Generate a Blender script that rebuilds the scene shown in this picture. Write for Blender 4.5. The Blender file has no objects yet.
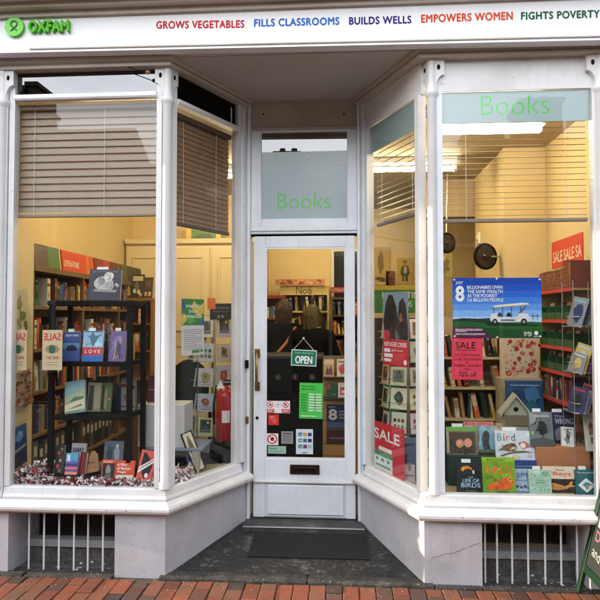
import bpy, bmesh, math, random
from mathutils import Vector, Matrix, Euler
random.seed(7)
R = math.radians
sc = bpy.context.scene
COL = sc.collection

# ------------------------------------------------------------------ camera
F, YAW, PITCH, CH, CD = 600.0, R(4.0), R(1.8), 1.64, 3.8
CAM = Vector((0, -CD, CH))
FW = Vector((-math.sin(YAW)*math.cos(PITCH), math.cos(YAW)*math.cos(PITCH), math.sin(PITCH)))
RT = Vector((math.cos(YAW), math.sin(YAW), 0))
UP = RT.cross(FW)
def ray(px, py): return FW + RT*((px-300)/F) - UP*((py-300)/F)
def at(px, py, Y):
    r = ray(px, py); return CAM + r*((Y-CAM.y)/r.y)
def atX(px, py, X):
    r = ray(px, py); return CAM + r*((X-CAM.x)/r.x)
def atpl(px, py, p, n):
    r = ray(px, py); return CAM + r*((p-CAM).dot(n)/r.dot(n))

# ------------------------------------------------------------------ materials
def S(r, g, b):
    f = lambda v: (v/255/12.92) if v/255 <= .04045 else ((v/255+.055)/1.055)**2.4
    return (f(r), f(g), f(b))
MATS = {}
def nodes(name):
    m = bpy.data.materials.new(name); m.use_nodes = True
    nt = m.node_tree; b = nt.nodes['Principled BSDF']
    return m, nt, b
def N(nt, t, **kw):
    n = nt.nodes.new(t)
    for k, v in kw.items():
        if k in n.inputs: n.inputs[k].default_value = v
        else: setattr(n, k, v)
    return n
def flat(col, rough=.5, metal=0, name=None, var=.12, scale=18, bump=0):
    if name in ('print', 'book_cover', 'book_spine', 'spine_cloth', 'spine_print', 'printed_sheet', 'card_stock', 'page'): col = tuple(min(.85, c*1.0) for c in col); var = max(var, .22); scale = 55   # printed papers are duller than screen colours
    if name == 'vinyl_letters': col = tuple(c*.78 for c in col)
    if name in ('black_lacquer', 'black_wool'): spec = .1
    else: spec = .5
    key = (tuple(round(c, 3) for c in col), rough, metal, var, scale, bump)
    if key in MATS: return MATS[key]
    m, nt, b = nodes(name or 'surface')
    b.inputs['Roughness'].default_value = rough; b.inputs['Metallic'].default_value = metal; b.inputs['Specular IOR Level'].default_value = spec
    tc = N(nt, 'ShaderNodeTexCoord')
    no = N(nt, 'ShaderNodeTexNoise', Scale=scale, Detail=4.0)
    nt.links.new(tc.outputs['Object'], no.inputs['Vector'])
    mx = N(nt, 'ShaderNodeMix', data_type='RGBA')
    mx.inputs[6].default_value = (*[c*(1-var) for c in col], 1)
    mx.inputs[7].default_value = (*[min(1, c*(1+var)) for c in col], 1)
    nt.links.new(no.outputs['Fac'], mx.inputs[0]); nt.links.new(mx.outputs[2], b.inputs['Base Color'])
    if bump:
        bp = N(nt, 'ShaderNodeBump', Strength=bump, Distance=.004)
        nt.links.new(no.outputs['Fac'], bp.inputs['Height']); nt.links.new(bp.outputs[0], b.inputs['Normal'])
    MATS[key] = m
    return m
def paint(name, col, dirt, amount=.5, rough=.42, scale=2.2):
    """old gloss paint: broad tone drift, dirty patches and small chips"""
    m, nt, b = nodes(name)
    tc = N(nt, 'ShaderNodeTexCoord'); L = nt.links.new
    n1 = N(nt, 'ShaderNodeTexNoise', Scale=scale, Detail=8.0, Roughness=.65)
    n2 = N(nt, 'ShaderNodeTexNoise', Scale=26.0, Detail=6.0, Roughness=.7)
    n3 = N(nt, 'ShaderNodeTexNoise', Scale=75.0, Detail=3.0)
    for n in (n1, n2, n3): L(tc.outputs['Object'], n.inputs['Vector'])
    r1 = N(nt, 'ShaderNodeValToRGB'); r1.color_ramp.elements[0].position = .45; r1.color_ramp.elements[1].position = .8
    L(n1.outputs['Fac'], r1.inputs[0])
    r2 = N(nt, 'ShaderNodeValToRGB'); r2.color_ramp.elements[0].position = .63; r2.color_ramp.elements[1].position = .69
    L(n2.outputs['Fac'], r2.inputs[0])
    a = N(nt, 'ShaderNodeMath', operation='MULTIPLY'); a.inputs[1].default_value = amount; L(r1.outputs[0], a.inputs[0])
    m1 = N(nt, 'ShaderNodeMix', data_type='RGBA'); m1.inputs[6].default_value = (*col, 1); m1.inputs[7].default_value = (*dirt, 1)
    L(a.outputs[0], m1.inputs[0])
    a2 = N(nt, 'ShaderNodeMath', operation='MULTIPLY'); a2.inputs[1].default_value = amount*.8; L(r2.outputs[0], a2.inputs[0])
    m2 = N(nt, 'ShaderNodeMix', data_type='RGBA'); m2.inputs[7].default_value = (*[c*.4 for c in dirt], 1)
    L(m1.outputs[2], m2.inputs[6]); L(a2.outputs[0], m2.inputs[0]); L(m2.outputs[2], b.inputs['Base Color'])
    mp = N(nt, 'ShaderNodeMapping'); mp.inputs['Scale'].default_value = (34, 34, 1.4); L(tc.outputs['Object'], mp.inputs[0])
    n4 = N(nt, 'ShaderNodeTexNoise', Scale=1.0, Detail=5.0, Roughness=.6); L(mp.outputs[0], n4.inputs['Vector'])
    r4 = N(nt, 'ShaderNodeValToRGB'); r4.color_ramp.elements[0].position = .5; r4.color_ramp.elements[1].position = .78; L(n4.outputs['Fac'], r4.inputs[0])
    a4 = N(nt, 'ShaderNodeMath', operation='MULTIPLY'); a4.inputs[1].default_value = amount*.3; L(r4.outputs[0], a4.inputs[0])
    m4 = N(nt, 'ShaderNodeMix', data_type='RGBA'); m4.inputs[7].default_value = (*[c*.8 for c in dirt], 1); L(m2.outputs[2], m4.inputs[6]); L(a4.outputs[0], m4.inputs[0]); L(m4.outputs[2], b.inputs['Base Color'])
    b.inputs['Roughness'].default_value = rough
    bp = N(nt, 'ShaderNodeBump', Strength=.12, Distance=.002); L(n3.outputs['Fac'], bp.inputs['Height'])
    bp2 = N(nt, 'ShaderNodeBump', Strength=.16, Distance=.005); L(n2.outputs['Fac'], bp2.inputs['Height']); L(bp.outputs[0], bp2.inputs['Normal'])
    L(bp2.outputs[0], b.inputs['Normal'])
    return m
WHITE = paint('white_gloss_paint', (.73, .725, .725), (.40, .37, .34), .55)
GREYW = paint('cool_white_paint', (.75, .78, .82), (.44, .44, .45), .45)
FASC = paint('fascia_paint', (.82, .82, .83), (.68, .66, .63), .25, .35, 1.2)
RISER = paint('riser_masonry_paint', (.51, .505, .545), (.27, .25, .245), .6, .6, 2.6)
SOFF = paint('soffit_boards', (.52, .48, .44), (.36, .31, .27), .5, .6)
BEAM = paint('shade_toned_beam_paint', (.52, .46, .39), (.3, .24, .19), .6, .6)  # brown of the shade under the overhang put into the paint, plus dirt patches
CREAM = paint('interior_cream_paint', (.74, .59, .31), (.64, .50, .24), .3, .7, 1.0)
CREAMD = paint('interior_cupboard_paint', (.72, .61, .38), (.62, .50, .30), .3, .5, 1.0)
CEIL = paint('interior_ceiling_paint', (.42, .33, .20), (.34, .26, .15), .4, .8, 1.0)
BLACKM = flat((.006, .0055, .0055), .6, 0, 'black_lacquer')
WOOD = flat((.19, .115, .05), .5, 0, 'warm_wood', .25, 9)
TAN = flat((.45, .33, .17), .5, 0, 'tan_wood', .2, 7)
PAPER = flat((.74, .71, .64), .7, 0, 'page_paper', .06)
WPAPER = flat((.8, .8, .78), .6, 0, 'white_paper', .04)
STEEL = flat((.45, .45, .45), .35, .9, 'steel_wire')
BRASS = flat((.28, .17, .07), .35, .9, 'bronze_metal')
CARD = flat((.36, .24, .13), .7, 0, 'brown_card', .1)
SLATP = flat((.35, .26, .19), .5, 0, 'taupe_slat', .12, 30)
def glass(name, tint=(.97, .98, .98), refl=None):
    m = bpy.data.materials.new(name); m.use_nodes = True; nt = m.node_tree; nt.nodes.clear(); L = nt.links.new
    o = N(nt, 'ShaderNodeOutputMaterial'); mix = N(nt, 'ShaderNodeMixShader')
    t = N(nt, 'ShaderNodeBsdfTransparent'); t.inputs[0].default_value = (*tint, 1)
    g = N(nt, 'ShaderNodeBsdfGlossy', Roughness=.0)
    ge = N(nt, 'ShaderNodeNewGeometry'); dt = N(nt, 'ShaderNodeVectorMath', operation='DOT_PRODUCT')
    L(ge.outputs['Incoming'], dt.inputs[0]); L(ge.outputs['Normal'], dt.inputs[1])
    def mth(op, a, b):
        n = N(nt, 'ShaderNodeMath', operation=op)
        for i, x in enumerate((a, b)):
            if x is None: continue
            if isinstance(x, (int, float)): n.inputs[i].default_value = x
            else: L(x, n.inputs[i])
        return n.outputs[0]
    fz = mth('MULTIPLY_ADD', mth('POWER', mth('SUBTRACT', 1.0, mth('ABSOLUTE', dt.outputs['Value'], None)), 5.0), .96)
    fz.node.inputs[2].default_value = .022 + (refl or 0)
    L(fz, mix.inputs[0])
    tc = N(nt, 'ShaderNodeTexCoord'); no = N(nt, 'ShaderNodeTexNoise', Scale=1.6, Detail=1.0); L(tc.outputs['Object'], no.inputs['Vector'])
    bp = N(nt, 'ShaderNodeBump', Strength=.05, Distance=.01); L(no.outputs['Fac'], bp.inputs['Height']); L(bp.outputs[0], g.inputs['Normal'])
    L(t.outputs[0], mix.inputs[1]); L(g.outputs[0], mix.inputs[2]); L(mix.outputs[0], o.inputs[0])
    return m
GLASS = glass('window_glass')
GLASSR = glass('sky_mirror_glass', (.25, .27, .28), .11)
def emit(name, col, s):
    m, nt, b = nodes(name)
    b.inputs['Emission Color'].default_value = (*col, 1); b.inputs['Emission Strength'].default_value = s
    b.inputs['Base Color'].default_value = (.8, .8, .8, 1)
    return m
FILM = flat((.37, .46, .45), .22, 0, 'frosted_teal_film', .05, 3)
FILMG = flat((.36, .44, .46), .2, 0, 'frosted_grey_film', .05, 3)

# ------------------------------------------------------------------ mesh builder
class MB:
    def __init__(s): s.v = []; s.f = []; s.m = []; s.mats = []; s.sm = []
    def mi(s, mat):
        if mat not in s.mats: s.mats.append(mat)
        return s.mats.index(mat)
    def add(s, vs, fs, mat, smooth=False):
        b = len(s.v); s.v += [tuple(v) for v in vs]; k = s.mi(mat)
        for f in fs: s.f.append([b+i for i in f]); s.m.append(k); s.sm.append(smooth)
    def box(s, x0, x1, y0, y1, z0, z1, mat, bev=0, M=None):
        if bev:
            bm = bmesh.new(); bmesh.ops.create_cube(bm, size=1)
            for v in bm.verts: v.co = Vector(((x0+x1)/2+v.co.x*(x1-x0), (y0+y1)/2+v.co.y*(y1-y0), (z0+z1)/2+v.co.z*(z1-z0)))
            bmesh.ops.bevel(bm, geom=list(bm.edges), offset=bev, segments=2, affect='EDGES', profile=.5)
            bm.verts.index_update()
            vs = [v.co.copy() for v in bm.verts]; fs = [[v.index for v in f.verts] for f in bm.faces]; bm.free()
        else:
            vs = [Vector(p) for p in ((x0,y0,z0),(x1,y0,z0),(x1,y1,z0),(x0,y1,z0),(x0,y0,z1),(x1,y0,z1),(x1,y1,z1),(x0,y1,z1))]
            fs = [(0,3,2,1),(4,5,6,7),(0,1,5,4),(1,2,6,5),(2,3,7,6),(3,0,4,7)]
        if M: vs = [M @ v for v in vs]
        s.add(vs, fs, mat)
        return s
    def prism(s, pts, h, mat, M=None):           # polygon pts (3D list) extruded by vector h
        n = len(pts); a = [Vector(p) for p in pts]; b = [p+Vector(h) for p in a]; vs = a+b
        if M: vs = [M @ v for v in vs]
        fs = [list(range(n))[::-1], list(range(n, 2*n))]+[[i, (i+1) % n, n+(i+1) % n, n+i] for i in range(n)]
        s.add(vs, fs, mat); return s
    def tube(s, pts, r, mat, n=8, cap=True):
        pts = [Vector(p) for p in pts]; rings = []
        rr = r if isinstance(r, (list, tuple)) else [r]*len(pts)
        for i, p in enumerate(pts):
            d = (pts[min(i+1, len(pts)-1)]-pts[max(i-1, 0)]).normalized()
            a = d.cross(Vector((0, 0, 1)) if abs(d.z) < .9 else Vector((1, 0, 0))).normalized(); b = d.cross(a)
            rings.append([p+(a*math.cos(2*math.pi*k/n)+b*math.sin(2*math.pi*k/n))*rr[i] for k in range(n)])
        vs = [v for q in rings for v in q]
        fs = [[i*n+k, i*n+(k+1) % n, (i+1)*n+(k+1) % n, (i+1)*n+k] for i in range(len(pts)-1) for k in range(n)]
        s.add(vs, fs, mat, True)
        if cap: s.add(rings[0], [list(range(n))], mat); s.add(rings[-1], [list(range(n))], mat)
        return s
    def lathe(s, prof, c, mat, n=16, ax='z'):     # prof (r, z)
        vs = []
        for r, z in prof:
            for k in range(n):
                a = 2*math.pi*k/n; p = (r*math.cos(a), r*math.sin(a), z)
                if ax == 'y': p = (p[0], z, p[1])
                vs.append(Vector(c)+Vector(p))
        fs = [[i*n+k, i*n+(k+1) % n, (i+1)*n+(k+1) % n, (i+1)*n+k] for i in range(len(prof)-1) for k in range(n)]
        s.add(vs, fs, mat, True)
        s.add(vs[:n], [list(range(n))], mat); s.add(vs[-n:], [list(range(n))], mat)
        return s
    def sweep(s, path, prof, mat, closed=True):  # path of plan points (left to right), prof (outward offset, z), mitred
        P = [Vector(p) for p in path]; n = len(P); k = len(prof); vs = []
        for i in range(n):
            def nor(a, b):
                d = (b-a).normalized(); return Vector((d.y, -d.x))
            ns = []
            if i > 0: ns.append(nor(P[i-1], P[i]))
            if i < n-1: ns.append(nor(P[i], P[i+1]))
            m = ns[0] if len(ns) == 1 else (ns[0]+ns[1])/(1+ns[0].dot(ns[1]))
            for o, z in prof: vs.append((P[i].x+m.x*o, P[i].y+m.y*o, z))
        fs = []
        for i in range(n-1):
            for j in range(k if closed else k-1):
                jj = (j+1) % k; fs.append([i*k+j, (i+1)*k+j, (i+1)*k+jj, i*k+jj])
        s.add(vs, fs, mat)
        if closed: s.add(vs[:k], [list(range(k))], mat); s.add(vs[-k:], [list(range(k))[::-1]], mat)
        return s
    def build(s, name, parent=None, loc=None, rot=None):
        me = bpy.data.meshes.new(name); me.from_pydata(s.v, [], s.f)
        for m in s.mats: me.materials.append(m)
        me.polygons.foreach_set('material_index', s.m); me.polygons.foreach_set('use_smooth', s.sm)
        bm = bmesh.new(); bm.from_mesh(me); bmesh.ops.recalc_face_normals(bm, faces=bm.faces[:]); bm.to_mesh(me); bm.free()
        me.update()
        o = bpy.data.objects.new(name, me); COL.objects.link(o)
        if loc is not None: o.location = loc
        if rot is not None: o.rotation_euler = rot
        if parent: o.parent = parent
        return o
def tag(o, label, cat, group=None):
    o['label'] = label; o['category'] = cat
    if group: o['group'] = group
    return o
def struct(o): o['kind'] = 'structure'; return o
def empty(name, loc=(0, 0, 0), rot=(0, 0, 0), label=None, cat=None, group=None):
    o = bpy.data.objects.new(name, None); COL.objects.link(o); o.location = loc; o.rotation_euler = rot
    o.empty_display_size = .05
    if label: tag(o, label, cat, group)
    return o
TXT = {}
def text_geo(t, bold=0.0, ext=0.0, sp=1.0):
    k = (t, bold, ext, sp)
    if k in TXT: return TXT[k]
    cu = bpy.data.curves.new('lettering', 'FONT'); cu.body = t; cu.offset = bold; cu.extrude = ext; cu.space_character = sp; cu.resolution_u = 3
    ob = bpy.data.objects.new('lettering', cu); me = bpy.data.meshes.new_from_object(ob)
    vs = [v.co.copy() for v in me.vertices]; fs = [list(p.vertices) for p in me.polygons]
    bpy.data.objects.remove(ob); bpy.data.meshes.remove(me); bpy.data.curves.remove(cu)
    x0 = min(v.x for v in vs); x1 = max(v.x for v in vs); y0 = min(v.y for v in vs); y1 = max(v.y for v in vs)
    vs = [Vector(((v.x-x0)/(x1-x0), (v.y-y0)/(y1-y0), v.z)) for v in vs]
    TXT[k] = (vs, fs, (x1-x0)/(y1-y0)); return TXT[k]
def letters(mb, t, O, ux, uz, nrm, mat, bold=0., ext=0., sp=1.):
    """text stretched over the rectangle O, O+ux, O+uz (ux, uz full-size vectors)"""
    vs, fs, _ = text_geo(t, 0.0 if bold > 0 else bold, ext, sp)
    k = max(0, bold)*.75; kx = k*uz.length/max(1e-6, ux.length)
    for n_, (du, dv) in enumerate(((0, 0), (-kx, 0), (kx, 0), (0, k), (0, -k)) if k else ((0, 0),)):
        mb.add([O+ux*(v.x*(1-2*kx)+kx+du)+uz*(v.y*(1-2*k)+k+dv)+nrm*(v.z+n_*6e-5) for v in vs], fs, mat)
def deco(mb, items, O, ux, uz, nrm, step=.0007, rough=.4):
    """printed shapes: each a thin layer proud of the sheet, u v in 0..1 of the sheet"""
    for k, it in enumerate(items):
        off = nrm*(step*(1+k*.35)); t = it[0]; mt = None
        if t == 'r':
            _, u0, v0, u1, v1, c = it; pts = [(u0, v0), (u1, v0), (u1, v1), (u0, v1)]
        elif t == 'e':
            _, cu, cv, ru, rv, c = it; pts = [(cu+ru*math.cos(a*math.pi/9), cv+rv*math.sin(a*math.pi/9)) for a in range(18)]
        elif t == 'p': _, pts, c = it
        elif t == 't':
            _, s, u0, v0, u1, v1, c = it[:7]; b = it[7] if len(it) > 7 else .02
            letters(mb, s, O+ux*u0+uz*v0+off, ux*(u1-u0), uz*(v1-v0), nrm, flat(c, rough, 0, 'print', .04), b); continue
        mb.add([O+ux*u+uz*v+off for u, v in pts], [list(range(len(pts)))], flat(c, rough, 0, 'print', .06))
def rect_from_px(px0, py0, px1, py1, Y, zb=None):
    a = at(px0, py1, Y); b = at(px1, py0, Y)
    z0 = a.z if zb is None else zb
    return (a.x+b.x)/2, b.x-a.x, z0, b.z-z0
def book(name, label, px, Y, col, items, zb=None, th=.02, lean=10, yaw=0, roll=0, group=None, cat='book', slip=False, scol=None):
    px0, py0, px1, py1 = px
    cx, w, z0, h = rect_from_px(px0, py0, px1, py1, Y, zb); h /= math.cos(R(lean)); w /= max(.5, math.cos(R(yaw)))
    if roll:
        w, h = w*.86, h*.94
    root = empty(name, (cx, Y, z0+abs(math.sin(R(roll)))*w/2), Euler((-R(lean), R(roll), R(yaw)), 'XYZ'), label, cat, group)
    t = .0022; cm = flat(col, .35, 0, 'book_cover', .05)
    c = MB(); c.box(-w/2, w/2, 0, t, 0, h, cm); c.box(-w/2, w/2, th-t, th, 0, h, cm); c.box(-w/2-.0005, -w/2+t, t, th-t, 0, h, flat(scol or col, .35, 0, 'book_spine', .05))
    rb = random.Random(label); base = []
    for k in range(13):                        # mottled cover art under the main shapes
        f = rb.uniform(.62, 1.35); cc = tuple(min(.9, max(.004, v*f*rb.uniform(.88, 1.12)+.004)) for v in col); u, v_, ru, rv = rb.uniform(.08, .92), rb.uniform(.08, .92), rb.uniform(.05, .2), rb.uniform(.03, .13)
        n = rb.randrange(6, 11); ph = rb.uniform(0, 6)
        base.append(('p', [(min(.995, max(.005, u+ru*math.cos(ph+2*math.pi*i/n)*rb.uniform(.6, 1.2))), min(.995, max(.005, v_+rv*math.sin(ph+2*math.pi*i/n)*rb.uniform(.6, 1.2)))) for i in range(n)], cc))
    deco(c, base, Vector((-w/2, 0, 0)), Vector((w, 0, 0)), Vector((0, 0, h)), Vector((0, -1, 0)), .0003)
    deco(c, items, Vector((-w/2, -.0014, 0)), Vector((w, 0, 0)), Vector((0, 0, h)), Vector((0, -1, 0)), .0004)
    c.build('cover', root)
    MB().box(-w/2+t+.0005, w/2-.003, t+.0003, th-t-.0003, .003, h-.003, PAPER).build('pages', root)
    if slip:
        MB().box(-w*.3, w*.05, th*.4, th*.4+.001, h-.02, h+.022, WPAPER).build('price_slip', root)
    return root
def sheet(name, label, cat, px, Y, col, items, th=.0012, zb=None, lean=0, yaw=0, roll=0, group=None, rough=.4):
    px0, py0, px1, py1 = px
    cx, w, z0, h = rect_from_px(px0, py0, px1, py1, Y, zb)
    m = MB(); m.box(-w/2, w/2, 0, th, 0, h, flat(col, rough, 0, 'printed_sheet', .04))
    deco(m, items, Vector((-w/2, 0, 0)), Vector((w, 0, 0)), Vector((0, 0, h)), Vector((0, -1, 0)), rough=rough)
    o = m.build(name, None, (cx, Y, z0), Euler((-R(lean), R(roll), R(yaw)), 'XYZ'))
    return tag(o, label, cat, group)
ORD = 'first second third fourth fifth sixth seventh eighth ninth tenth eleventh twelfth thirteenth fourteenth fifteenth sixteenth seventeenth eighteenth nineteenth'.split()
TENS = {20: 'twenty', 30: 'thirty', 40: 'forty', 50: 'fifty', 60: 'sixty', 70: 'seventy'}
def ordn(n):
    if n <= 19: return ORD[n-1]
    t, u = n//10*10, n % 10
    return TENS[t][:-1]+'ieth' if u == 0 else TENS[t]+'-'+ORD[u-1]
#PART2
# ================================================================== SETTING
def brick_mat():
    m, nt, b = nodes('clay_paver'); L = nt.links.new
    g = N(nt, 'ShaderNodeNewGeometry'); tc = N(nt, 'ShaderNodeTexCoord')
    r = N(nt, 'ShaderNodeValToRGB'); el = r.color_ramp.elements
    cols = [(0, (.035, .026, .025)), (.10, (.07, .035, .028)), (.28, (.18, .05, .027)), (.46, (.27, .075, .034)), (.66, (.19, .054, .028)), (.84, (.22, .08, .042)), (1, (.06, .04, .036))]
    el[0].color = (*cols[0][1], 1); el[1].color = (*cols[-1][1], 1)
    for p, c in cols[1:-1]:
        e = el.new(p); e.color = (*c, 1)
    L(g.outputs['Random Per Island'], r.inputs[0])
    n = N(nt, 'ShaderNodeTexNoise', Scale=9.0, Detail=8.0, Roughness=.7); L(tc.outputs['Object'], n.inputs['Vector'])
    r2 = N(nt, 'ShaderNodeValToRGB'); r2.color_ramp.elements[0].position = .52; r2.color_ramp.elements[1].position = .66; L(n.outputs['Fac'], r2.inputs[0])
    a = N(nt, 'ShaderNodeMath', operation='MULTIPLY'); a.inputs[1].default_value = .75; L(r2.outputs[0], a.inputs[0])
    mx = N(nt, 'ShaderNodeMix', data_type='RGBA'); mx.inputs[7].default_value = (.075, .055, .042, 1); L(r.outputs[0], mx.inputs[6]); L(a.outputs[0], mx.inputs[0])
    L(mx.outputs[2], b.inputs['Base Color'])
    b.inputs['Roughness'].default_value = .75
    n2 = N(nt, 'ShaderNodeTexNoise', Scale=90.0, Detail=4.0); L(tc.outputs['Object'], n2.inputs['Vector'])
    bp = N(nt, 'ShaderNodeBump', Strength=.5, Distance=.004); L(n2.outputs['Fac'], bp.inputs['Height']); L(bp.outputs[0], b.inputs['Normal'])
    return m
def dirty(name, c1, c2, c3, sc1=3., sc2=30., rough=.8, bump=.6):
    m, nt, b = nodes(name); L = nt.links.new; tc = N(nt, 'ShaderNodeTexCoord')
    n1 = N(nt, 'ShaderNodeTexNoise', Scale=sc1, Detail=9.0, Roughness=.7); n2 = N(nt, 'ShaderNodeTexNoise', Scale=sc2, Detail=5.0, Roughness=.7)
    L(tc.outputs['Object'], n1.inputs['Vector']); L(tc.outputs['Object'], n2.inputs['Vector'])
    r = N(nt, 'ShaderNodeValToRGB'); el = r.color_ramp.elements
    el[0].position = .42; el[0].color = (*c1, 1); el[1].position = .68; el[1].color = (*c3, 1); e = el.new(.55); e.color = (*c2, 1)
    ad = N(nt, 'ShaderNodeMath', operation='MULTIPLY_ADD'); ad.inputs[1].default_value = .45; L(n2.outputs['Fac'], ad.inputs[0])
    mm = N(nt, 'ShaderNodeMath', operation='MULTIPLY'); mm.inputs[1].default_value = .58; L(n1.outputs['Fac'], mm.inputs[0]); L(mm.outputs[0], ad.inputs[2])
    L(ad.outputs[0], r.inputs[0]); L(r.outputs[0], b.inputs['Base Color']); b.inputs['Roughness'].default_value = rough
    bp = N(nt, 'ShaderNodeBump', Strength=bump, Distance=.006); L(n2.outputs['Fac'], bp.inputs['Height']); L(bp.outputs[0], b.inputs['Normal'])
    return m
CONC = dirty('weathered_concrete', (.05, .045, .04), (.12, .11, .095), (.24, .22, .19), 5, 45)
TAR = dirty('worn_black_floor', (.010, .010, .011), (.028, .027, .026), (.20, .19, .17), 4.0, 34, .6)
EDG = dirty('dirty_edge_stone', (.018, .017, .016), (.05, .047, .042), (.15, .14, .12), 6, 50)
GRIME = dirty('joint_grime', (.03, .028, .025), (.06, .05, .042), (.10, .085, .07), 8, 60)
ROADM = dirty('road_asphalt', (.07, .07, .072), (.095, .095, .095), (.13, .128, .125), 2, 90)
STONE = dirty('worn_dark_stone', (.03, .03, .03), (.06, .058, .055), (.13, .125, .115), 4, 40, .6)
# ground sheet / road / pavement
g = MB(); g.add([(-60, -60, -.14), (60, -60, -.14), (60, 40, -.14), (-60, 40, -.14)], [(0, 1, 2, 3)], ROADM); struct(g.build('road'))
g = MB(); g.box(-25, 25, -2.0, .12, -.13, -.013, GRIME); struct(g.build('pavement_bed'))
g = MB(); BM = brick_mat(); rnd = random.Random(3); bl, bw, jt = .100, .200, .006
ci = 0; x = -4.2
while x < 3.9:
    y = -.048+(ci % 2)*bw*.5+rnd.uniform(-.006, .006)
    while y > -1.9:
        yt = min(y, -.048)
        if yt-(y-bw) > .03:
            a, b2, d = rnd.uniform(-.0025, .0025), rnd.uniform(-.0025, .0025), rnd.uniform(-.004, .002)
            x0, x1, y0, y1 = x+jt/2, x+bl-jt/2, y-bw+jt/2, yt-jt/2; e = .004
            vs = [(x0, y0, -.02), (x1, y0, -.02), (x1, y1, -.02), (x0, y1, -.02),
                  (x0, y0, d-e), (x1, y0, d-e+a), (x1, y1, d-e+a), (x0, y1, d-e),
                  (x0+e, y0+e, d+b2), (x1-e, y0+e, d+a), (x1-e, y1-e, d+a), (x0+e, y1-e, d)]
            fs = [(0,1,5,4),(1,2,6,5),(2,3,7,6),(3,0,4,7),(4,5,9,8),(5,6,10,9),(6,7,11,10),(7,4,8,11),(8,9,10,11)]
            g.add(vs, fs, BM)
        y -= bw
    x += bl; ci += 1
struct(g.build('pavement'))
g = MB(); g.box(-25, 25, -2.14, -2.0, -.14, -.01, CONC, .012); struct(g.build('kerb'))
# sloping entrance floor
AL, BL_, AR, BR = Vector((-1.126, 0)), Vector((-.73, .8)), Vector((.505, 0)), Vector((.133, .8))
def zr(Y): return .004+.128*max(0, Y)
g = MB(); nx, ny = 24, 12; vs = []
rn = random.Random(5)
for j in range(ny+1):
    Y = .07+.80*j/ny
    for i in range(nx+1):
        X = -1.25+1.9*i/nx; vs.append((X, Y, zr(Y)+rn.uniform(-.0015, .0015)))
fs = [[j*(nx+1)+i, j*(nx+1)+i+1, (j+1)*(nx+1)+i+1, (j+1)*(nx+1)+i] for j in range(ny) for i in range(nx)]
g.add(vs, fs, TAR, True); struct(g.build('entrance_floor'))
g = MB(); xs = [-1.16, -.22, .56]
for a, b in zip(xs, xs[1:]): g.box(a+.002, b-.002, -.045, .09, -.05, .012+rn.uniform(-.001, .001), EDG, .006)
xs = [-3.2, -2.62, -2.04, -1.46]
for a, b in zip(xs, xs[1:]): g.box(a+.003, b-.003, -.045, .02, -.05, .004+rn.uniform(-.003, .002), EDG, .006)
xs = [.56, .85, 1.5, 2.1, 3.0]
for a, b in zip(xs, xs[1:]): g.box(a+.003, b-.003, -.045, .02, -.05, .006+rn.uniform(-.003, .002), EDG, .006)
struct(g.build('stone_edging'))

# ================================================================== SHOP BUILDING
shop = empty('shop_building', (0, 0, 0), label='white painted Victorian bookshop front with two angled display windows and a recessed door', cat='shop')
LP = [(-2.6, 0), tuple(AL), tuple(BL_)]; RP = [tuple(BR), tuple(AR), (2.6, 0)]
def SL(t): p = AL+(BL_-AL)*t; return (p.x, p.y)
def SR(t): p = AR+(BR-AR)*t; return (p.x, p.y)
def zt(x): return 3.334-.0101*(x+.33)           # the old fascia has dropped a little at one end
LEDGE = paint('dirty_ledge_paint', (.34, .34, .35), (.12, .11, .10), .9, .6, 5.0)
# masonry under the sills
rect = lambda o0, o1, z0, z1: [(o0, z0), (o1, z0), (o1, z1), (o0, z1)]
MB().sweep([(-1.456, 0), tuple(AL), tuple(BL_)], rect(-.14, 0, -.06, .41), RISER).build('stall_riser', shop)
MB().sweep([(-3.4, 0), (-2.165, 0)], rect(-.34, 0, -.06, .41), RISER).build('stall_riser', shop)
MB().sweep([tuple(BR), tuple(AR), (.856, 0)], rect(-.14, 0, -.06, .41), RISER).build('stall_riser', shop)
MB().sweep([(1.50, 0), (3.2, 0)], rect(-.3, 0, -.06, .41), RISER).build('stall_riser', shop)
for x0, x1 in ((-2.17, -1.45), (.85, 1.505)):
    m = MB()
    m.box(x0+.006, x1-.006, .02, .12, .376, .41, WHITE); m.box(x0-.05, x1+.05, .42, .5, -.2, .42, GRIME)
    m.box(x0-.05, x0-.003, .14, .45, -.1, .41, GREYW); m.box(x1+.003, x1+.05, .14, .45, -.1, .41, GREYW)
    m.box(x0-.05, x1+.05, -.02, .45, -.2, -.02, CONC)
    m.box(x0, x1, .24, .41, -.02, .085, CONC); m.box(x0, x1, .22, .3, .086, .135, LEDGE)
    for k in range(60):
        X = random.uniform(x0+.02, x1-.02); Y = random.uniform(.0, .23); s = random.uniform(.003, .01)
        m.box(X, X+s*2, Y, Y+s, -.019, -.019+s, CONC if k % 3 else WHITE)
    m.build('light_well', shop)
for pxs in ((29, 44, 59, 74, 88, 103), (485, 497, 512, 528, 545, 561, 577)):
    gr = MB(); x0 = at(pxs[0], 545, .09).x; x1 = at(pxs[-1], 545, .09).x
    gr.box(x0-.015, x1+.02, .084, .096, .362, .374, GREYW); go = gr.build('basement_grille', shop)
    for p in pxs:
        X = at(p, 545, .09).x; MB().tube([(X, .09, -.03), (X, .09, .362)], .0065, GREYW, 8).build('bar', go)
# sill
SP = [(-.03, .402), (.04, .402), (.058, .410), (.066, .425), (.066, .44), (.056, .455), (.035, .462), (.03, .468), (.0, .474), (-.03, .476)]
for p in (LP, RP): MB().sweep(p, SP, WHITE).build('sill', shop)
BP = [(-.07, .4765), (.004, .4765), (.006, .488), (-.004, .505), (-.012, .54), (-.022, .55), (-.07, .551)]
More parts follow.
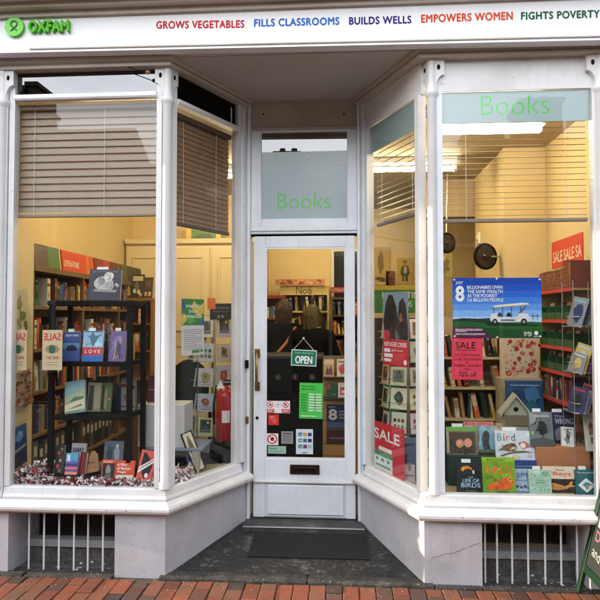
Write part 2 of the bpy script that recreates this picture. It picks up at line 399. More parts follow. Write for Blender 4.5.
# window frames
def stile(mb, path, o0, o1, z0, z1, mat=WHITE): mb.sweep(path, rect(o0, o1, z0, z1), mat)
fl = MB()
fl.sweep([(-2.205, 0), tuple(AL), SL(.93)], BP, WHITE)
stile(fl, [(-2.205, 0), (-2.168, 0)], -.07, -.01, .551, 3.285); stile(fl, [(-1.207, 0), (-1.172, 0)], -.07, -.012, .551, 3.285)
stile(fl, [SL(.055), SL(.11)], -.07, -.012, .551, 3.285); stile(fl, [SL(.875), SL(.93)], -.07, -.012, .551, 3.285)
fl.sweep([(-2.168, 0), (-1.207, 0)], [(-.065, 3.094), (.002, 3.09), (.008, 3.10), (.002, 3.127), (-.065, 3.127)], WHITE)
fl.sweep([SL(.11), SL(.875)], [(-.065, 3.074), (.002, 3.07), (.008, 3.08), (.002, 3.106), (-.065, 3.106)], WHITE)
fl.build('window_frame', shop)
fr = MB()
fr.sweep([SR(.93), tuple(AR), (1.62, 0)], BP, WHITE)
stile(fr, [(.597, 0), (.637, 0)], -.07, -.02, .551, 3.085, GREYW); stile(fr, [(1.555, 0), (1.60, 0)], -.07, -.012, .551, 3.085)
stile(fr, [SR(.12), SR(.07)], -.07, -.012, .551, 3.085); stile(fr, [SR(.93), SR(.88)], -.07, -.012, .551, 3.085)
stile(fr, [SR(.93), SR(.06)], -.075, -.03, 3.0855, 3.285); stile(fr, [(.6, 0), (1.6, 0)], -.075, -.03, 3.0855, 3.285)
fr.build('window_frame', shop)
def pane(path, z0, z1, mat, name='window_pane', o=-.038, t=.005):
    return MB().sweep(path, rect(o-t, o, z0, z1), mat).build(name, shop)
pane([(-2.168, 0), (-1.207, 0)], .553, 3.092, GLASS); pane([(-2.168, 0), (-1.207, 0)], 3.129, 3.283, GLASSR)
pane([SL(.11), SL(.875)], .553, 3.072, GLASS); pane([SL(.11), SL(.875)], 3.108, 3.283, glass('dim_glass', (.25, .25, .25), 0))
pane([(.637, 0), (1.555, 0)], .553, 3.084, GLASS); pane([SR(.88), SR(.12)], .553, 3.084, GLASS)
m = MB(); m.sweep([(-2.19, 0), (-1.2, 0)], rect(-.12, -.1, 3.125, 3.3), BLACKM); m.sweep([SL(.1), SL(.9)], rect(-.12, -.1, 3.10, 3.3), BLACKM); m.build('blanking_board', shop)
f1 = MB().sweep([(.637, 0), (1.555, 0)], rect(-.0475, -.0455, 2.885, 3.084), FILM).build('frosted_film', shop)
MB().sweep([SR(.88), SR(.12)], rect(-.0475, -.0455, 2.885, 3.084), FILM).build('frosted_film', shop)
GREEN = flat(S(70, 205, 65), .35, 0, 'green_vinyl', .03)
def word_at(s, pts, Y, mat, parent, bold=0., nm='lettering'):
    """a word between two picture corners on the plane Y"""
    a = at(pts[0], pts[3], Y); b = at(pts[2], pts[1], Y); q = MB()
    letters(q, s, Vector((a.x, Y, a.z)), Vector((b.x-a.x, 0, 0)), Vector((0, 0, b.z-a.z)), Vector((0, -1, 0)), mat, bold)
    return q.build(nm, parent)
word_at('Books', (481, 94, 549, 115), .0447, GREEN, f1, -.016)
# head beam, soffit
HB = [(-.09, 3.2855), (.03, 3.2855), (.034, 3.30), (.02, 3.312), (.045, 3.325), (.045, 3.346), (-.09, 3.346)]
for p in (LP, RP): MB().sweep(p, HB, BEAM).build('head_beam', shop)
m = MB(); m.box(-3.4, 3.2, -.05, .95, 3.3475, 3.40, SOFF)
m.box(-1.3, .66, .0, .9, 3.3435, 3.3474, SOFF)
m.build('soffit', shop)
# fascia board
def fbox(x0, x1, y0, y1, a, b, mat, mb, rel0=True, n=1):
    pts = []
    z0 = lambda x: zt(x)+a; z1 = lambda x: zt(x)+b
    vs = [(x0, y0, z0(x0)), (x1, y0, z0(x1)), (x1, y1, z0(x1)), (x0, y1, z0(x0)), (x0, y0, z1(x0)), (x1, y0, z1(x1)), (x1, y1, z1(x1)), (x0, y1, z1(x0))]
    mb.add(vs, [(0,3,2,1),(4,5,6,7),(0,1,5,4),(1,2,6,5),(2,3,7,6),(3,0,4,7)], mat)
m = MB(); fbox(-3.4, 3.2, -.12, -.06, .012, .285, FASC, m); fbox(-3.4, 3.2, -.128, -.055, .0, .0115, FASC, m); fbox(-2.0, 3.2, -.131, -.1205, .02, .027, BEAM, m)
fas = m.build('fascia', shop)
FN = Vector((0, -1, 0))
def fword(s, x0, x1, yb, yt, col, bold, ext=0., Y=-.121, nm='lettering'):
    a = at(x0, yb[0], Y); b = at(x1, yb[1], Y); t0 = at(x0, yt[0], Y); h = t0.z-a.z
    q = MB(); letters(q, s, Vector((a.x, Y, a.z)), Vector((b.x-a.x, 0, b.z-a.z)), Vector((0, 0, h)), FN, flat(col, .75, 0, 'vinyl_letters', .04), bold, ext, 1.1)
    return q.build(nm, fas)
fword('GROWS VEGETABLES', 156, 244.5, (29, 28), (21, 19.5), S(222, 30, 44), .06)
fword('FILLS CLASSROOMS', 254, 339.5, (27, 25), (19, 17.5), S(25, 115, 215), .06)
fword('BUILDS WELLS', 349, 411.5, (25, 23.5), (17, 15), S(55, 22, 135), .06)
fword('EMPOWERS WOMEN', 421, 513, (23, 20), (14.5, 11.5), S(238, 80, 20), .06)
fword('FIGHTS POVERTY', 521, 600, (20, 17.8), (12, 10), S(0, 95, 55), .06)
LG = flat(S(100, 205, 40), .35, 0, 'green_plastic', .04)
fword('OXFAM', 28.5, 69.5, (33.2, 32.2), (21.2, 21), S(100, 205, 40), .06, .012, -.134)
c = at(15.8, 28, -.12); q = MB(); rr = .062
q.lathe([(rr, -.022), (rr, 0)], (c.x, -.1205, c.z), LG, 40, 'y')
DK = flat((.03, .09, .02), .4, 0, 'dark_green_print', .04)
ring = [Vector((c.x+.021*math.cos(a), -.1432, c.z+.014+.019*math.sin(a))) for a in [R(-60+300*k/24) for k in range(25)]]
q.tube([c0+Vector((0, 0, 0)) for c0 in ring], .0045, DK, 6)
q.tube([(c.x+.010, -.1432, c.z-.003), (c.x-.020, -.1432, c.z-.030)], .0045, DK, 6); q.tube([(c.x-.006, -.1432, c.z-.008), (c.x+.020, -.1432, c.z-.028)], .0045, DK, 6)
q.build('emblem', fas)
m = MB(); m.box(-3.4, 3.2, -.27, .0, 3.64, 3.72, BEAM); m.box(-3.4, 3.2, -.20, .0, 3.61, 3.64, BEAM); m.box(-3.4, 3.2, -.145, .0, 3.575, 3.61, BEAM); m.box(-3.4, 3.2, -.06, .0, 3.40, 3.575, BEAM); m.build('cornice', shop)
m = MB(); m.box(-3.4, 3.2, .0, .3, 3.72, 6.6, RISER); m.build('upper_wall', shop)
m = MB(); m.box(-3.0, -2.72, -.34, -.06, 3.27, 3.66, WHITE, .02); m.box(-2.98, -2.74, -.22, -.01, 2.95, 3.27, WHITE, .02); m.build('sun_blocking_console', shop)  # unseen console added to keep the low sun off the fascia
# outer pilasters and walls either side
m = MB(); m.box(-3.4, -2.30, -.015, .3, .478, 3.285, GREYW, .004); m.box(-2.29, -2.21, -.005, .12, .478, 3.285, WHITE, .006); m.box(-2.36, -2.305, -.03, -.016, .48, 3.285, GREYW, .005)
m.build('pilaster', shop); m = MB()
m.box(1.605, 1.68, -.005, .12, .478, 3.285, WHITE, .006); m.box(1.69, 3.2, -.015, .3, .478, 3.285, WHITE, .004); m.build('pilaster', shop)
def bracket(x, y, dirs, mat=WHITE):
    """scroll plates round a slim cast column"""
    b = MB(); b.lathe([(.037, .55), (.037, .58), (.031, .60), (.031, 3.04), (.036, 3.05), (.044, 3.065), (.044, 3.085), (.034, 3.1), (.03, 3.15), (.03, 3.285)], (x, y, 0), mat, 14)
    col = b.build('corner_column', shop)
    for d in dirs:
        d = Vector(d).normalized(); nn = Vector((d.y, -d.x))
        prof = [(-.01, 3.285), (.078, 3.285), (.078, 3.20)]+[(.078-.05*math.sin(t), 3.20-.012-.075*(1-math.cos(t))) for t in [R(90*k/6) for k in range(7)]]+[(.03, 3.10), (-.01, 3.10)]
        pts = [(x+d.x*u+nn.x*.022, y+d.y*u+nn.y*.022, z) for u, z in prof]
        k = MB(); k.prism(pts, (-nn.x*.044, -nn.y*.044, 0), mat)
        cx = x+d.x*.042; cy = y+d.y*.042
        k.build('scroll_bracket', col)
        for sgn in (1, -1):
            h = MB(); h.add([(cx+nn.x*.0225*sgn+d.x*.011*math.cos(a*.5236), cy+nn.y*.0225*sgn+d.y*.011*math.cos(a*.5236), 3.235+.018*math.sin(a*.5236)) for a in range(12)], [list(range(12))], BLACKM)
            h.build('painted_hole', col)  # flat black ellipse painted for the dark of a pierced hole
    return col
dl = (BL_-AL).normalized(); dr = (BR-AR).normalized()
bracket(-1.14, .028, [(-1, 0), (dl.x, dl.y)]); bracket(.572, .028, [(1, 0), (dr.x, dr.y)])
bracket(-2.245, .005, [(1, 0)]); bracket(1.60, .02, [(-1, 0)])
# inner pilasters by the door
for x0, x1, s in ((-.835, -.708, -1), (.118, .245, 1)):
    m = MB()
    m.box(x0, x1, .80, .95, .10, 3.345, GREYW, .004)
    inner = x1 if s < 0 else x0
    for a, b in ((.0, .022), (.034, .046), (.062, .080)):
        lo, hi = (inner-b, inner-a) if s < 0 else (inner+a, inner+b)
        m.box(lo, hi, .782, .7995, .115, 3.345, GREYW, .005)
    m.box((x0+x1)/2-.02, (x0+x1)/2+.02, .772, .7815, 3.06, 3.2, GREYW, .004)
    m.build('pilaster', shop)
stl = MB(); stile(stl, [SL(.93), (BL_.x-.01, BL_.y-.015)], -.06, .0, .551, 3.285, GREYW); stl.build('corner_post', shop); stl = MB(); stile(stl, [(BR.x+.01, BR.y-.015), SR(.93)], -.06, .0, .551, 3.285, GREYW); stl.build('corner_post', shop)
# door head and fanlight
m = MB(); m.box(-.708, .118, .83, .93, 3.13, 3.345, BEAM, .004); m.box(-.708, .118, .812, .83, 3.115, 3.13, BEAM)
for px in (263.5, 344):
    p = at(px, 114, .829); m.add([(p.x+.008*math.cos(a*.6283), .8285, p.z+.008*math.sin(a*.6283)) for a in range(10)], [list(range(10))], BLACKM)
m.build('door_head', shop)
m = MB()
m.box(-.708, -.626, .82, .88, 2.36, 3.113, GREYW, .005); m.box(.042, .118, .82, .88, 2.36, 3.113, GREYW, .005)
m.box(-.626, .042, .822, .88, 3.095, 3.113, GREYW, .003); m.box(-.626, .042, .822, .88, 2.36, 2.418, GREYW, .004)
m.box(-.708, .118, .80, .9, 2.318, 2.358, GREYW, .006); m.box(-.708, .118, .81, .9, 2.300, 2.317, GREYW, .003); m.box(-.708, .118, .85, .9, 2.286, 2.299, BLACKM)
fan = m.build('fanlight', shop)
MB().box(-.626, .042, .838, .843, 2.418, 3.095, GLASSR).build('glass_pane', fan)
a = at(261, 153, .85); b = at(347, 151, .85)
m = MB(); m.add([(-.626, .8365, 2.418), (.042, .8365, 2.418), (.042, .8365, b.z), (-.626, .8365, a.z)], [(0, 1, 2, 3)], FILMG); m.build('frosted_film', fan)
word_at('Books', (277.5, 192.5, 330.5, 209), .8355, flat(S(85, 190, 75), .35, 0, 'green_vinyl', .03), fan, -.012)
for px, py in ((308, 158), (343, 164)):
    p = at(px, py, .836); MB().lathe([(.013, -.006), (.013, 0)], (p.x, .8362, p.z), WPAPER, 14, 'y').build('suction_cup', fan)
# the door
d = MB(); DX0, DX1, DZ0, DZ1 = -.685, .10, .118, 2.283; GX0, GX1, GZ0, GZ1 = -.593, .030, .566, 2.195
d.box(DX0, GX0, .825, .87, DZ0, DZ1, GREYW, .005); d.box(GX1, DX1, .825, .87, DZ0, DZ1, GREYW, .005)
d.box(GX0, GX1, .826, .87, GZ1, DZ1, GREYW, .004); d.box(GX0, GX1, .826, .87, .40, GZ0, GREYW, .004)
d.box(GX0, GX1, .835, .86, DZ0, .399, GREYW); d.box(DX0, DX1, .805, .8245, .383, .405, WHITE, .008); d.box(GX0, GX1, .822, .8255, .13, .14, GREYW)
for x0, x1, z0, z1 in ((GX0, GX0+.012, GZ0, GZ1), (GX1-.012, GX1, GZ0, GZ1), (GX0+.012, GX1-.012, GZ0, GZ0+.012), (GX0+.012, GX1-.012, GZ1-.012, GZ1)): d.box(x0, x1, .829, .836, z0, z1, GREYW)
door = d.build('door', shop)
MB().box(GX0, GX1, .842, .847, GZ0, GZ1, GLASS).build('glass_pane', door)
m = MB(); xh = at(257, 370, .80).x; m.tube([(xh, .825, 1.375), (xh, .775, 1.375), (xh, .775, 1.12), (xh, .825, 1.12)], .011, BRASS, 10)
for z in (1.375, 1.12): m.box(xh-.02, xh+.02, .815, .8246, z-.035, z+.035, BRASS, .004)
m.build('handle', door)
p = at(257, 418, .82); MB().lathe([(.012, -.004), (.012, 0)], (p.x, .8245, p.z), BLACKM, 14, 'y').build('keyhole', door)
a = at(290, 474, .82); b = at(319.5, 465, .82); m = MB(); m.box(a.x, b.x, .815, .8255, a.z, b.z, flat(S(45, 28, 22), .35, .4, 'brown_metal'), .003); m.box(a.x+.035, b.x-.035, .811, .8148, a.z+.02, b.z-.02, flat(S(25, 14, 11), .35, .4, 'brown_flap'), .002); m.build('letter_box', door)
MB().box(GX0-.0+.02, GX1-.02, .812, .826, .145, .37, GREYW, .006).build('kick_panel', door)
word_at('No6', (296, 286.5, 312, 294), .839, flat((.03, .02, .02), .4, 0, 'dark_vinyl', .02), door)
for px in (278, 295, 312):
    p = at(px, 377, .84); q = MB(); GRV = flat((.16, .16, .15), .4, 0, 'grey_vinyl', .03)
    ringp = [(p.x+.02*math.cos(R(15*k)), .8405, p.z+.02*math.sin(R(15*k))) for k in range(25)]
    q.tube(ringp, .0012, GRV, 4)
    letters(q, '8', Vector((p.x-.008, .8405, p.z-.011)), Vector((.016, 0, 0)), Vector((0, 0, .022)), FN, GRV, .02)
    q.build('glass_marker', door)
def small_part(name, px, py, w, h, Y, t, mat, parent=shop):
    p = at(px, py, Y); return MB().box(p.x-w/2, p.x+w/2, Y-t, Y, p.z-h/2, p.z+h/2, mat, min(w, h, t)*.2).build(name, parent)
small_part('door_bell', 247, 364, .026, .06, .782, .018, BLACKM); small_part('latch_plate', 247, 420, .025, .055, .782, .004, BRASS)
# threshold
m = MB(); m.box(-.735, .168, .62, .9, .02, .110, STONE, .006); st = m.build('threshold_step', shop); MB().box(-.73, .162, .612, .632, .1115, .117, STEEL, .002).build('nosing', st)
rc = random.Random(4); pts = []
for k in range(15):
    c_ = at(431.5+3.5*k, 559-2.2*k*.5+rc.uniform(-1.2, 1.2), 0); pts.append((c_.x, c_.z))
m = MB(); up_ = [(x, -.0012, z+.0008+rc.random()*.003) for x, z in pts]; dn_ = [(x, -.0012, z-.0008-rc.random()*.003) for x, z in pts]
m.add(up_+dn_, [(k, k+1, 15+k+1, 15+k) for k in range(14)], flat((.30, .23, .17), .8, 0, 'bare_plaster', .4, 60)); m.build('crack', shop)
# loose cable and nails under the fascia
m = MB(); m.tube([at(126, 49, -.1), at(148, 50.5, -.06), at(158, 51, .0), at(170, 58, .05), at(200, 75, .3)], .005, WHITE, 6); m.build('cable', shop)
# sprig and lamp holder by the first bracket
a = at(121, 65, -.01); b = at(146, 72.5, -.03); m = MB(); m.tube([a, b], .003, BLACKM, 6); m.lathe([(.004, -.012), (.014, -.006), (.016, 0), (.014, .008), (.004, .012)], b+Vector((.012, 0, 0)), flat(S(150, 115, 85), .5), 10); m.build('stay_hook', shop)

# worn spots in the paint
rc = random.Random(40); m = MB(); BARE = flat((.09, .075, .06), .8, 0, 'bare_wood', .5, 90); OLD = flat((.36, .35, .34), .7, 0, 'old_undercoat', .3, 60)
def chip(O, u, v, n, r, mt):
    k = rc.randrange(5, 9); ph = rc.uniform(0, 6); sx, sy = rc.uniform(.5, 1.6), rc.uniform(.4, 1.1)
    m.add([O+u*(r*sx*math.cos(ph+6.283*i/k)*rc.uniform(.6, 1.2))+v*(r*sy*math.sin(ph+6.283*i/k)*rc.uniform(.6, 1.2))+n*.0006 for i in range(k)], [list(range(k))], mt)
ZV = Vector((0, 0, 1)); XV = Vector((1, 0, 0))
for k in range(46):                                          # sill noses
    seg = rc.randrange(4); t = rc.random(); mt = BARE if rc.random() < .6 else OLD; r = rc.uniform(.0015, .006)
    if seg == 0: chip(Vector((-2.25+1.05*t, -.066, rc.uniform(.424, .441))), XV, ZV, FN, r, mt)
    elif seg == 1: chip(Vector((.6+1.0*t, -.066, rc.uniform(.424, .441))), XV, ZV, FN, r, mt)
    elif seg == 2: q_ = AL+dl*(.05+.8*t); n_ = Vector((dl.y, -dl.x, 0)); chip(Vector((q_.x, q_.y, rc.uniform(.424, .441)))+n_*.066, Vector((dl.x, dl.y, 0)), ZV, n_, r, mt)
    else: q_ = AR+dr*(.05+.8*t); n_ = Vector((-dr.y, dr.x, 0)); chip(Vector((q_.x, q_.y, rc.uniform(.424, .441)))+n_*.066, Vector((dr.x, dr.y, 0)), ZV, n_, r, mt)
for k in range(40):                                          # low walls, more towards their lower corners
    t = rc.random(); z = .02+.36*rc.random()**1.6; r = rc.uniform(.002, .010)
    if k % 4 == 0: chip(Vector((-1.45+.32*t, 0, z)), XV, ZV, FN, r, OLD)
    elif k % 4 == 1: chip(Vector((.51+.34*t, 0, z)), XV, ZV, FN, r, OLD)
    elif k % 4 == 2: q_ = AL+dl*(.03+.8*t); n_ = Vector((dl.y, -dl.x, 0)); chip(Vector((q_.x, q_.y, z+.08)), Vector((dl.x, dl.y, 0)), ZV, n_, r, OLD)
    else: q_ = AR+dr*(.03+.8*t); n_ = Vector((-dr.y, dr.x, 0)); chip(Vector((q_.x, q_.y, z+.08)), Vector((dr.x, dr.y, 0)), ZV, n_, r, OLD)
for k in range(22): chip(Vector((rc.choice((-.64, .065))+rc.uniform(-.04, .03), .825, rc.uniform(.13, 2.2))), XV, ZV, FN, rc.uniform(.001, .004), BARE if k % 2 else OLD)
for k in range(16): chip(Vector((rc.choice((-2.255, 1.64))+rc.uniform(-.03, .03), -.005, rc.uniform(.6, 3.1))), XV, ZV, FN, rc.uniform(.0015, .005), BARE if k % 2 else OLD)
o = m.build('paint_stain', shop); o['kind'] = 'stuff'
# crumbs and grit swept against the foot of the wall
m = MB(); GRT = [flat((.45, .43, .38), .8, 0, 'pale_grit', .3), flat((.10, .08, .055), .8, 0, 'dark_grit', .3), flat((.22, .13, .06), .8, 0, 'dry_leaf', .3)]
for k in range(420):
    X = rc.uniform(-2.5, 1.9); Y = -.03-.16*rc.random()**2.2; s = rc.uniform(.0015, .0055); z = .002 if Y < -.047 else .016
    if -1.1 < X < .5 and Y > -.047: z = .016
    a = rc.uniform(0, 3.1); c_, s_ = math.cos(a)*s, math.sin(a)*s; h = s*rc.uniform(.2, .6)
    m.add([(X+c_, Y+s_, z), (X-s_, Y+c_, z), (X-c_, Y-s_, z), (X+s_, Y-c_, z), (X, Y, z+h)], [(0, 1, 4), (1, 2, 4), (2, 3, 4), (3, 0, 4)], rc.choice(GRT))
o = m.build('grit', None); o['kind'] = 'stuff'; o['label'] = 'grit and dry crumbs along the foot of the shop wall'

# ------------------------------------------------------------------ shop interior
Y1, XB, CZ, FZ = 1.47, 4.3, 3.12, .12
m = MB(); m.box(-2.6, 2.3, .9, 4.5, FZ-.05, FZ, flat((.14, .10, .07), .6, 0, 'shop_carpet', .2)); m.box(-2.6, -1.0, .5, .9, FZ-.05, FZ, TAN); m.box(.42, 2.3, .4, .9, FZ-.05, FZ, TAN); m.build('interior_floor', shop)
m = MB()
pl = [(-2.3, .075), (-1.20, .075), (-.86, .76), (-1.10, .88), (-1.36, .56), (-2.3, .56)]
m.prism([(x, y, .50) for x, y in pl], (0, 0, .035), TAN); m.build('display_platform', shop); m = MB()
pr = [(.60, .075), (1.72, .075), (1.72, .9), (.33, .9), (.24, .80)]
m.prism([(x, y, .50) for x, y in pr], (0, 0, .035), TAN); m.build('display_platform', shop)
m = MB(); m.prism([(x, y, CZ) for x, y in ((-2.6, .06), (-1.215, .06), (-.84, .86), (-.84, .95), (.25, .95), (.25, .86), (.62, .06), (2.3, .06), (2.3, 4.5), (-2.6, 4.5))], (0, 0, .05), CEIL); m.build('ceiling', shop)
m = MB()
m.box(-2.6, -2.52, .06, 3.249, 0, CZ, CREAM); m.box(-2.52, -2.22, .13, .38, .0, CZ, CREAM); m.box(-2.52, -2.2, .09, .129, .0, CZ, CREAM)
m.box(-2.6, -1.0, 3.25, 3.33, 0, CZ, CREAM); m.box(-1.08, -1.0, 3.33, 4.3, 0, CZ, CREAM)
m.box(-2.6, 2.3, 4.3, 4.4, 0, CZ, CREAM)
m.box(1.75, 1.83, .06, Y1, 0, CZ, CREAM); m.box(1.40, 1.83, Y1, Y1+.06, 0, CZ, CREAM); m.box(1.40, 1.46, Y1+.06, 2.6, 0, CZ, CREAM)
m.box(1.46, 2.3, 2.54, 2.6, 0, CZ, CREAM); m.box(2.22, 2.3, 2.6, 4.3, 0, CZ, CREAM); m.box(.85, 2.22, 2.62, 2.8, 2.72, CZ, CEIL)
m.build('interior_wall', shop)
# dark sash window in the back wall
a = at(334, 310, 4.28); b = at(346, 252, 4.28); m = MB(); m.box(a.x-.04, b.x+.3, 4.27, 4.30, a.z, b.z+.05, CREAM); w = m.build('back_window', shop)
m = MB()
for xx in (a.x-.035, a.x+.202, b.x+.262): m.box(xx, xx+.036, 4.250, 4.2685, a.z, b.z+.04, WHITE)
m.box(a.x-.035, b.x+.298, 4.248, 4.2684, b.z+.005, b.z+.04, WHITE); m.build('frame', w)
MB().box(a.x, a.x+.20, 4.262, 4.269, a.z+.04, b.z, flat((.02, .022, .025), .15)).build('glass_pane', w); MB().box(a.x+.24, b.x+.26, 4.262, 4.269, a.z+.04, b.z, flat((.02, .022, .025), .15)).build('glass_pane', w)
# panelled cupboard across the back of the left window
m = MB(); cx0, cx1 = -2.5, -1.0; m.box(cx0, cx1, 2.98, 3.24, FZ, 2.50, CREAMD); m.box(cx0, cx1+.04, 2.93, 3.24, 2.50, 2.56, CREAMD, .012)
cup = m.build('panelled_cupboard', None); tag(cup, 'tall cream panelled cupboard behind the spinner of cards', 'cupboard')
for i in range(3):
    x0 = cx0+.02+i*.5; q = MB(); q.box(x0, x0+.47, 2.955, 2.979, .2, 2.46, CREAMD, .004)
    for z0, z1 in ((.3, 1.35), (1.5, 2.36)):
        for a4 in ((x0+.07, x0+.095, z0, z1), (x0+.375, x0+.40, z0, z1), (x0+.095, x0+.375, z0, z0+.025), (x0+.095, x0+.375, z1-.025, z1)): q.box(a4[0], a4[1], 2.94, 2.954, a4[2], a4[3], CREAMD, .004)
    dd = q.build('door', cup); MB().lathe([(.012, -.025), (.016, -.015), (.008, 0)], (x0+.43, 2.954, 1.42), BRASS, 10, 'y').build('knob', dd)
# ceiling lights: fluorescent battens
LAMP = emit('fluorescent_tube', (1, .80, .47), 16.0)
LAMP2 = emit('lit_diffuser', (1, .84, .58), 7.5)
LAMP3 = emit('dim_tube', (1, .81, .50), 7.0)
def batten(x0, x1, y, z, label, wide=False, lamp=None):
    e = empty('ceiling_light', ((x0+x1)/2, y, CZ), (0, 0, 0), label, 'ceiling light', 'strip lights on the shop ceiling'); L_ = (x1-x0)/2
    MB().box(-L_, L_, -.05, .05, -.05, 0, WPAPER, .005).build('batten', e)
    (MB().box(-L_+.025, L_-.025, -.03, .03, z-CZ-.075, -.051, LAMP2) if wide else MB().tube([(-L_+.02, 0, z-CZ), (L_-.02, 0, z-CZ)], .022, lamp or LAMP, 10)).build('diffuser' if wide else 'tube', e)
    for s in (-1, 1): MB().box(s*(L_-.012)-.012, s*(L_-.012)+.012, -.03, .03, z-CZ-.03, -.0505, WPAPER).build('end_cap', e)
batten(.60, 1.40, .42, 3.01, 'strip light hanging close behind the open window blind', True)
batten(-.05, 1.05, 1.75, 3.02, 'strip light seen through the angled blind beside the door')
batten(-1.9, -.8, 1.9, 3.02, 'added unseen strip light over the long wooden bookcase')  # unseen fixture, added to light the bookcase side
batten(-.9, .3, 3.3, 3.02, 'added unseen strip light deep in the shop above the counter', False, LAMP3)  # unseen tube added so the back of the shop is lit
batten(-2.05, -1.3, .75, 3.02, 'added unseen strip light above the black display rack')  # added out of sight to light the window end of the room

# ------------------------------------------------------------------ blinds
def blind(label, p, q, ztop, zbot, pitch, width, tilt, mat, zhead, inward, cords, rail):
    """p, q plan ends (outward side on the right of p->q); slats tilted by tilt"""
    p = Vector(p); q = Vector(q); d = (q-p).normalized(); n = Vector((d.y, -d.x)); L_ = (q-p).length
    p0 = p-n*inward
    e = empty('window_blind', (p0.x, p0.y, zhead), (0, 0, math.atan2(d.y, d.x)), label, 'blind', 'slatted window blinds')
    # local: x along, -y outward
    m = MB(); z = ztop; c, s = math.cos(R(tilt))*width/2, math.sin(R(tilt))*width/2
    rr = random.Random(int(L_*1000))
    while z > zbot+pitch*.6:
        j = rr.uniform(-.0012, .0012); dz = z-zhead+j; k = rr.uniform(-.0012, .0012)
        vs = [(0, -c, dz-s), (0, 0, dz+.003), (0, c, dz+s), (L_, -c, dz-s+k), (L_, 0, dz+.003+k), (L_, c, dz+s+k)]
        m.add(vs, [(0, 3, 4, 1), (1, 4, 5, 2)], mat, True)
        z -= pitch
    m.build('slats', e)
    MB().box(0, L_, -.014, .014, zbot-zhead-.012, zbot-zhead+.012, rail, .005).build('bottom_rail', e)
    MB().box(0, L_, -.03, .03, -.035, 0, WHITE if ztop > 3.03 else rail, .004).build('head_rail', e)
    for f in cords:
        MB().tube([(L_*f, -c-.006, -.03), (L_*f, -c-.006, zbot-zhead)], .0018, PAPER, 5).build('ladder_cord', e)
blind('closed taupe blind in the front window above the black rack', (-2.185, 0), (-1.215, 0), 3.03, 2.335, .0495, .068, 74, SLATP, 3.085, .10, (.12, .62), SLATP)
blind('closed brown blind in the angled window above the shop manager notice', SL(.13), SL(.87), 3.0, 2.29, .036, .05, 76, flat((.30, .175, .10), .5, 0, 'brown_slat', .12, 30), 3.05, .10, (.2, .75), flat((.10, .06, .04), .5))
blind('half open dark blind in the angled window above the refugee poster', SR(.87), SR(.13), 2.93, 2.345, .042, .032, 38, flat((.16, .12, .075), .5, 0, 'umber_slat', .12, 30), 3.0, .10, (.15, .8), flat((.2, .15, .1), .5))
blind('fully open thin blind in the front window with a bright tube behind', (.65, 0), (1.55, 0), 2.90, 2.268, .0375, .03, 6, flat((.34, .27, .19), .5, 0, 'pale_slat', .12, 30), 3.0, .10, (.16, .85), flat((.26, .2, .15), .5))
# ================================================================== DISPLAY, FRONT WINDOW BY THE FIRST COLUMN (black rack)
PZ = .5355
def blob(cx, cz, r, n=14, sd=1, j=.22, sx=1, sz=1):
    q = random.Random(sd); return [(cx+math.cos(2*math.pi*k/n)*r*sx*(1+q.uniform(-j, j)), cz+math.sin(2*math.pi*k/n)*r*sz*(1+q.uniform(-j, j))) for k in range(n)]
WHT = S(225, 222, 212); BLK = S(22, 20, 22)
def strokes(n, u0, v0, u1, v1, L_, w, cols, sd, a0=0, a1=3.14):
    """many short brush strokes inside a rectangle of the cover"""
    q = random.Random(sd); out = []
    for _ in range(n):
        u, v, a, l = q.uniform(u0, u1), q.uniform(v0, v1), q.uniform(a0, a1), L_*q.uniform(.5, 1.2); du, dv = math.cos(a)*l/2, math.sin(a)*l/2; pu, pv = -math.sin(a)*w, math.cos(a)*w
        P = [(u-du-pu, v-dv-pv), (u+du-pu*.4, v+dv-pv*.4), (u+du+pu*.4, v+dv+pv*.4), (u-du+pu, v-dv+pv)]
        out.append(('p', [(min(.99, max(.01, x)), min(.99, max(.01, y))) for x, y in P], q.choice(cols)))
    return out
# ---- bookcase along the side wall
bx = -2.22
shelf_z = (.50, .80, 1.11, 1.42, 1.735)
e = empty('bookcase', (bx, 1.65, FZ), (0, 0, 0), 'long wooden bookcase running back along the side wall under coloured signs', 'bookcase')
for z in shelf_z: MB().box(-.29, 0, -1.25, 1.25, z-.025-FZ, z-FZ, WOOD, .002).build('shelf', e)
MB().box(-.29, 0, -1.25, 1.25, 1.99-FZ, 2.03-FZ, WOOD, .002).build('top_board', e)
MB().box(-.299, -.29, -1.25, 1.25, 0, 2.03-FZ, TAN).build('back_panel', e)
for y in (-1.265, -.42, .42, 1.265): MB().box(-.29, -.001, y-.012, y+.012, 0, 2.03-FZ, WOOD, .002).build('upright', e)
PAL = [('red', S(170, 40, 35)), ('dark red', S(110, 25, 28)), ('cream', S(215, 200, 165)), ('white', S(222, 218, 205)), ('black', S(25, 24, 26)), ('navy', S(28, 40, 80)),
       ('blue', S(50, 95, 160)), ('green', S(45, 95, 60)), ('dark green', S(25, 55, 38)), ('brown', S(105, 68, 42)), ('orange', S(205, 100, 40)), ('yellow', S(215, 175, 60)), ('grey', S(130, 128, 122)), ('tan', S(170, 130, 85))]
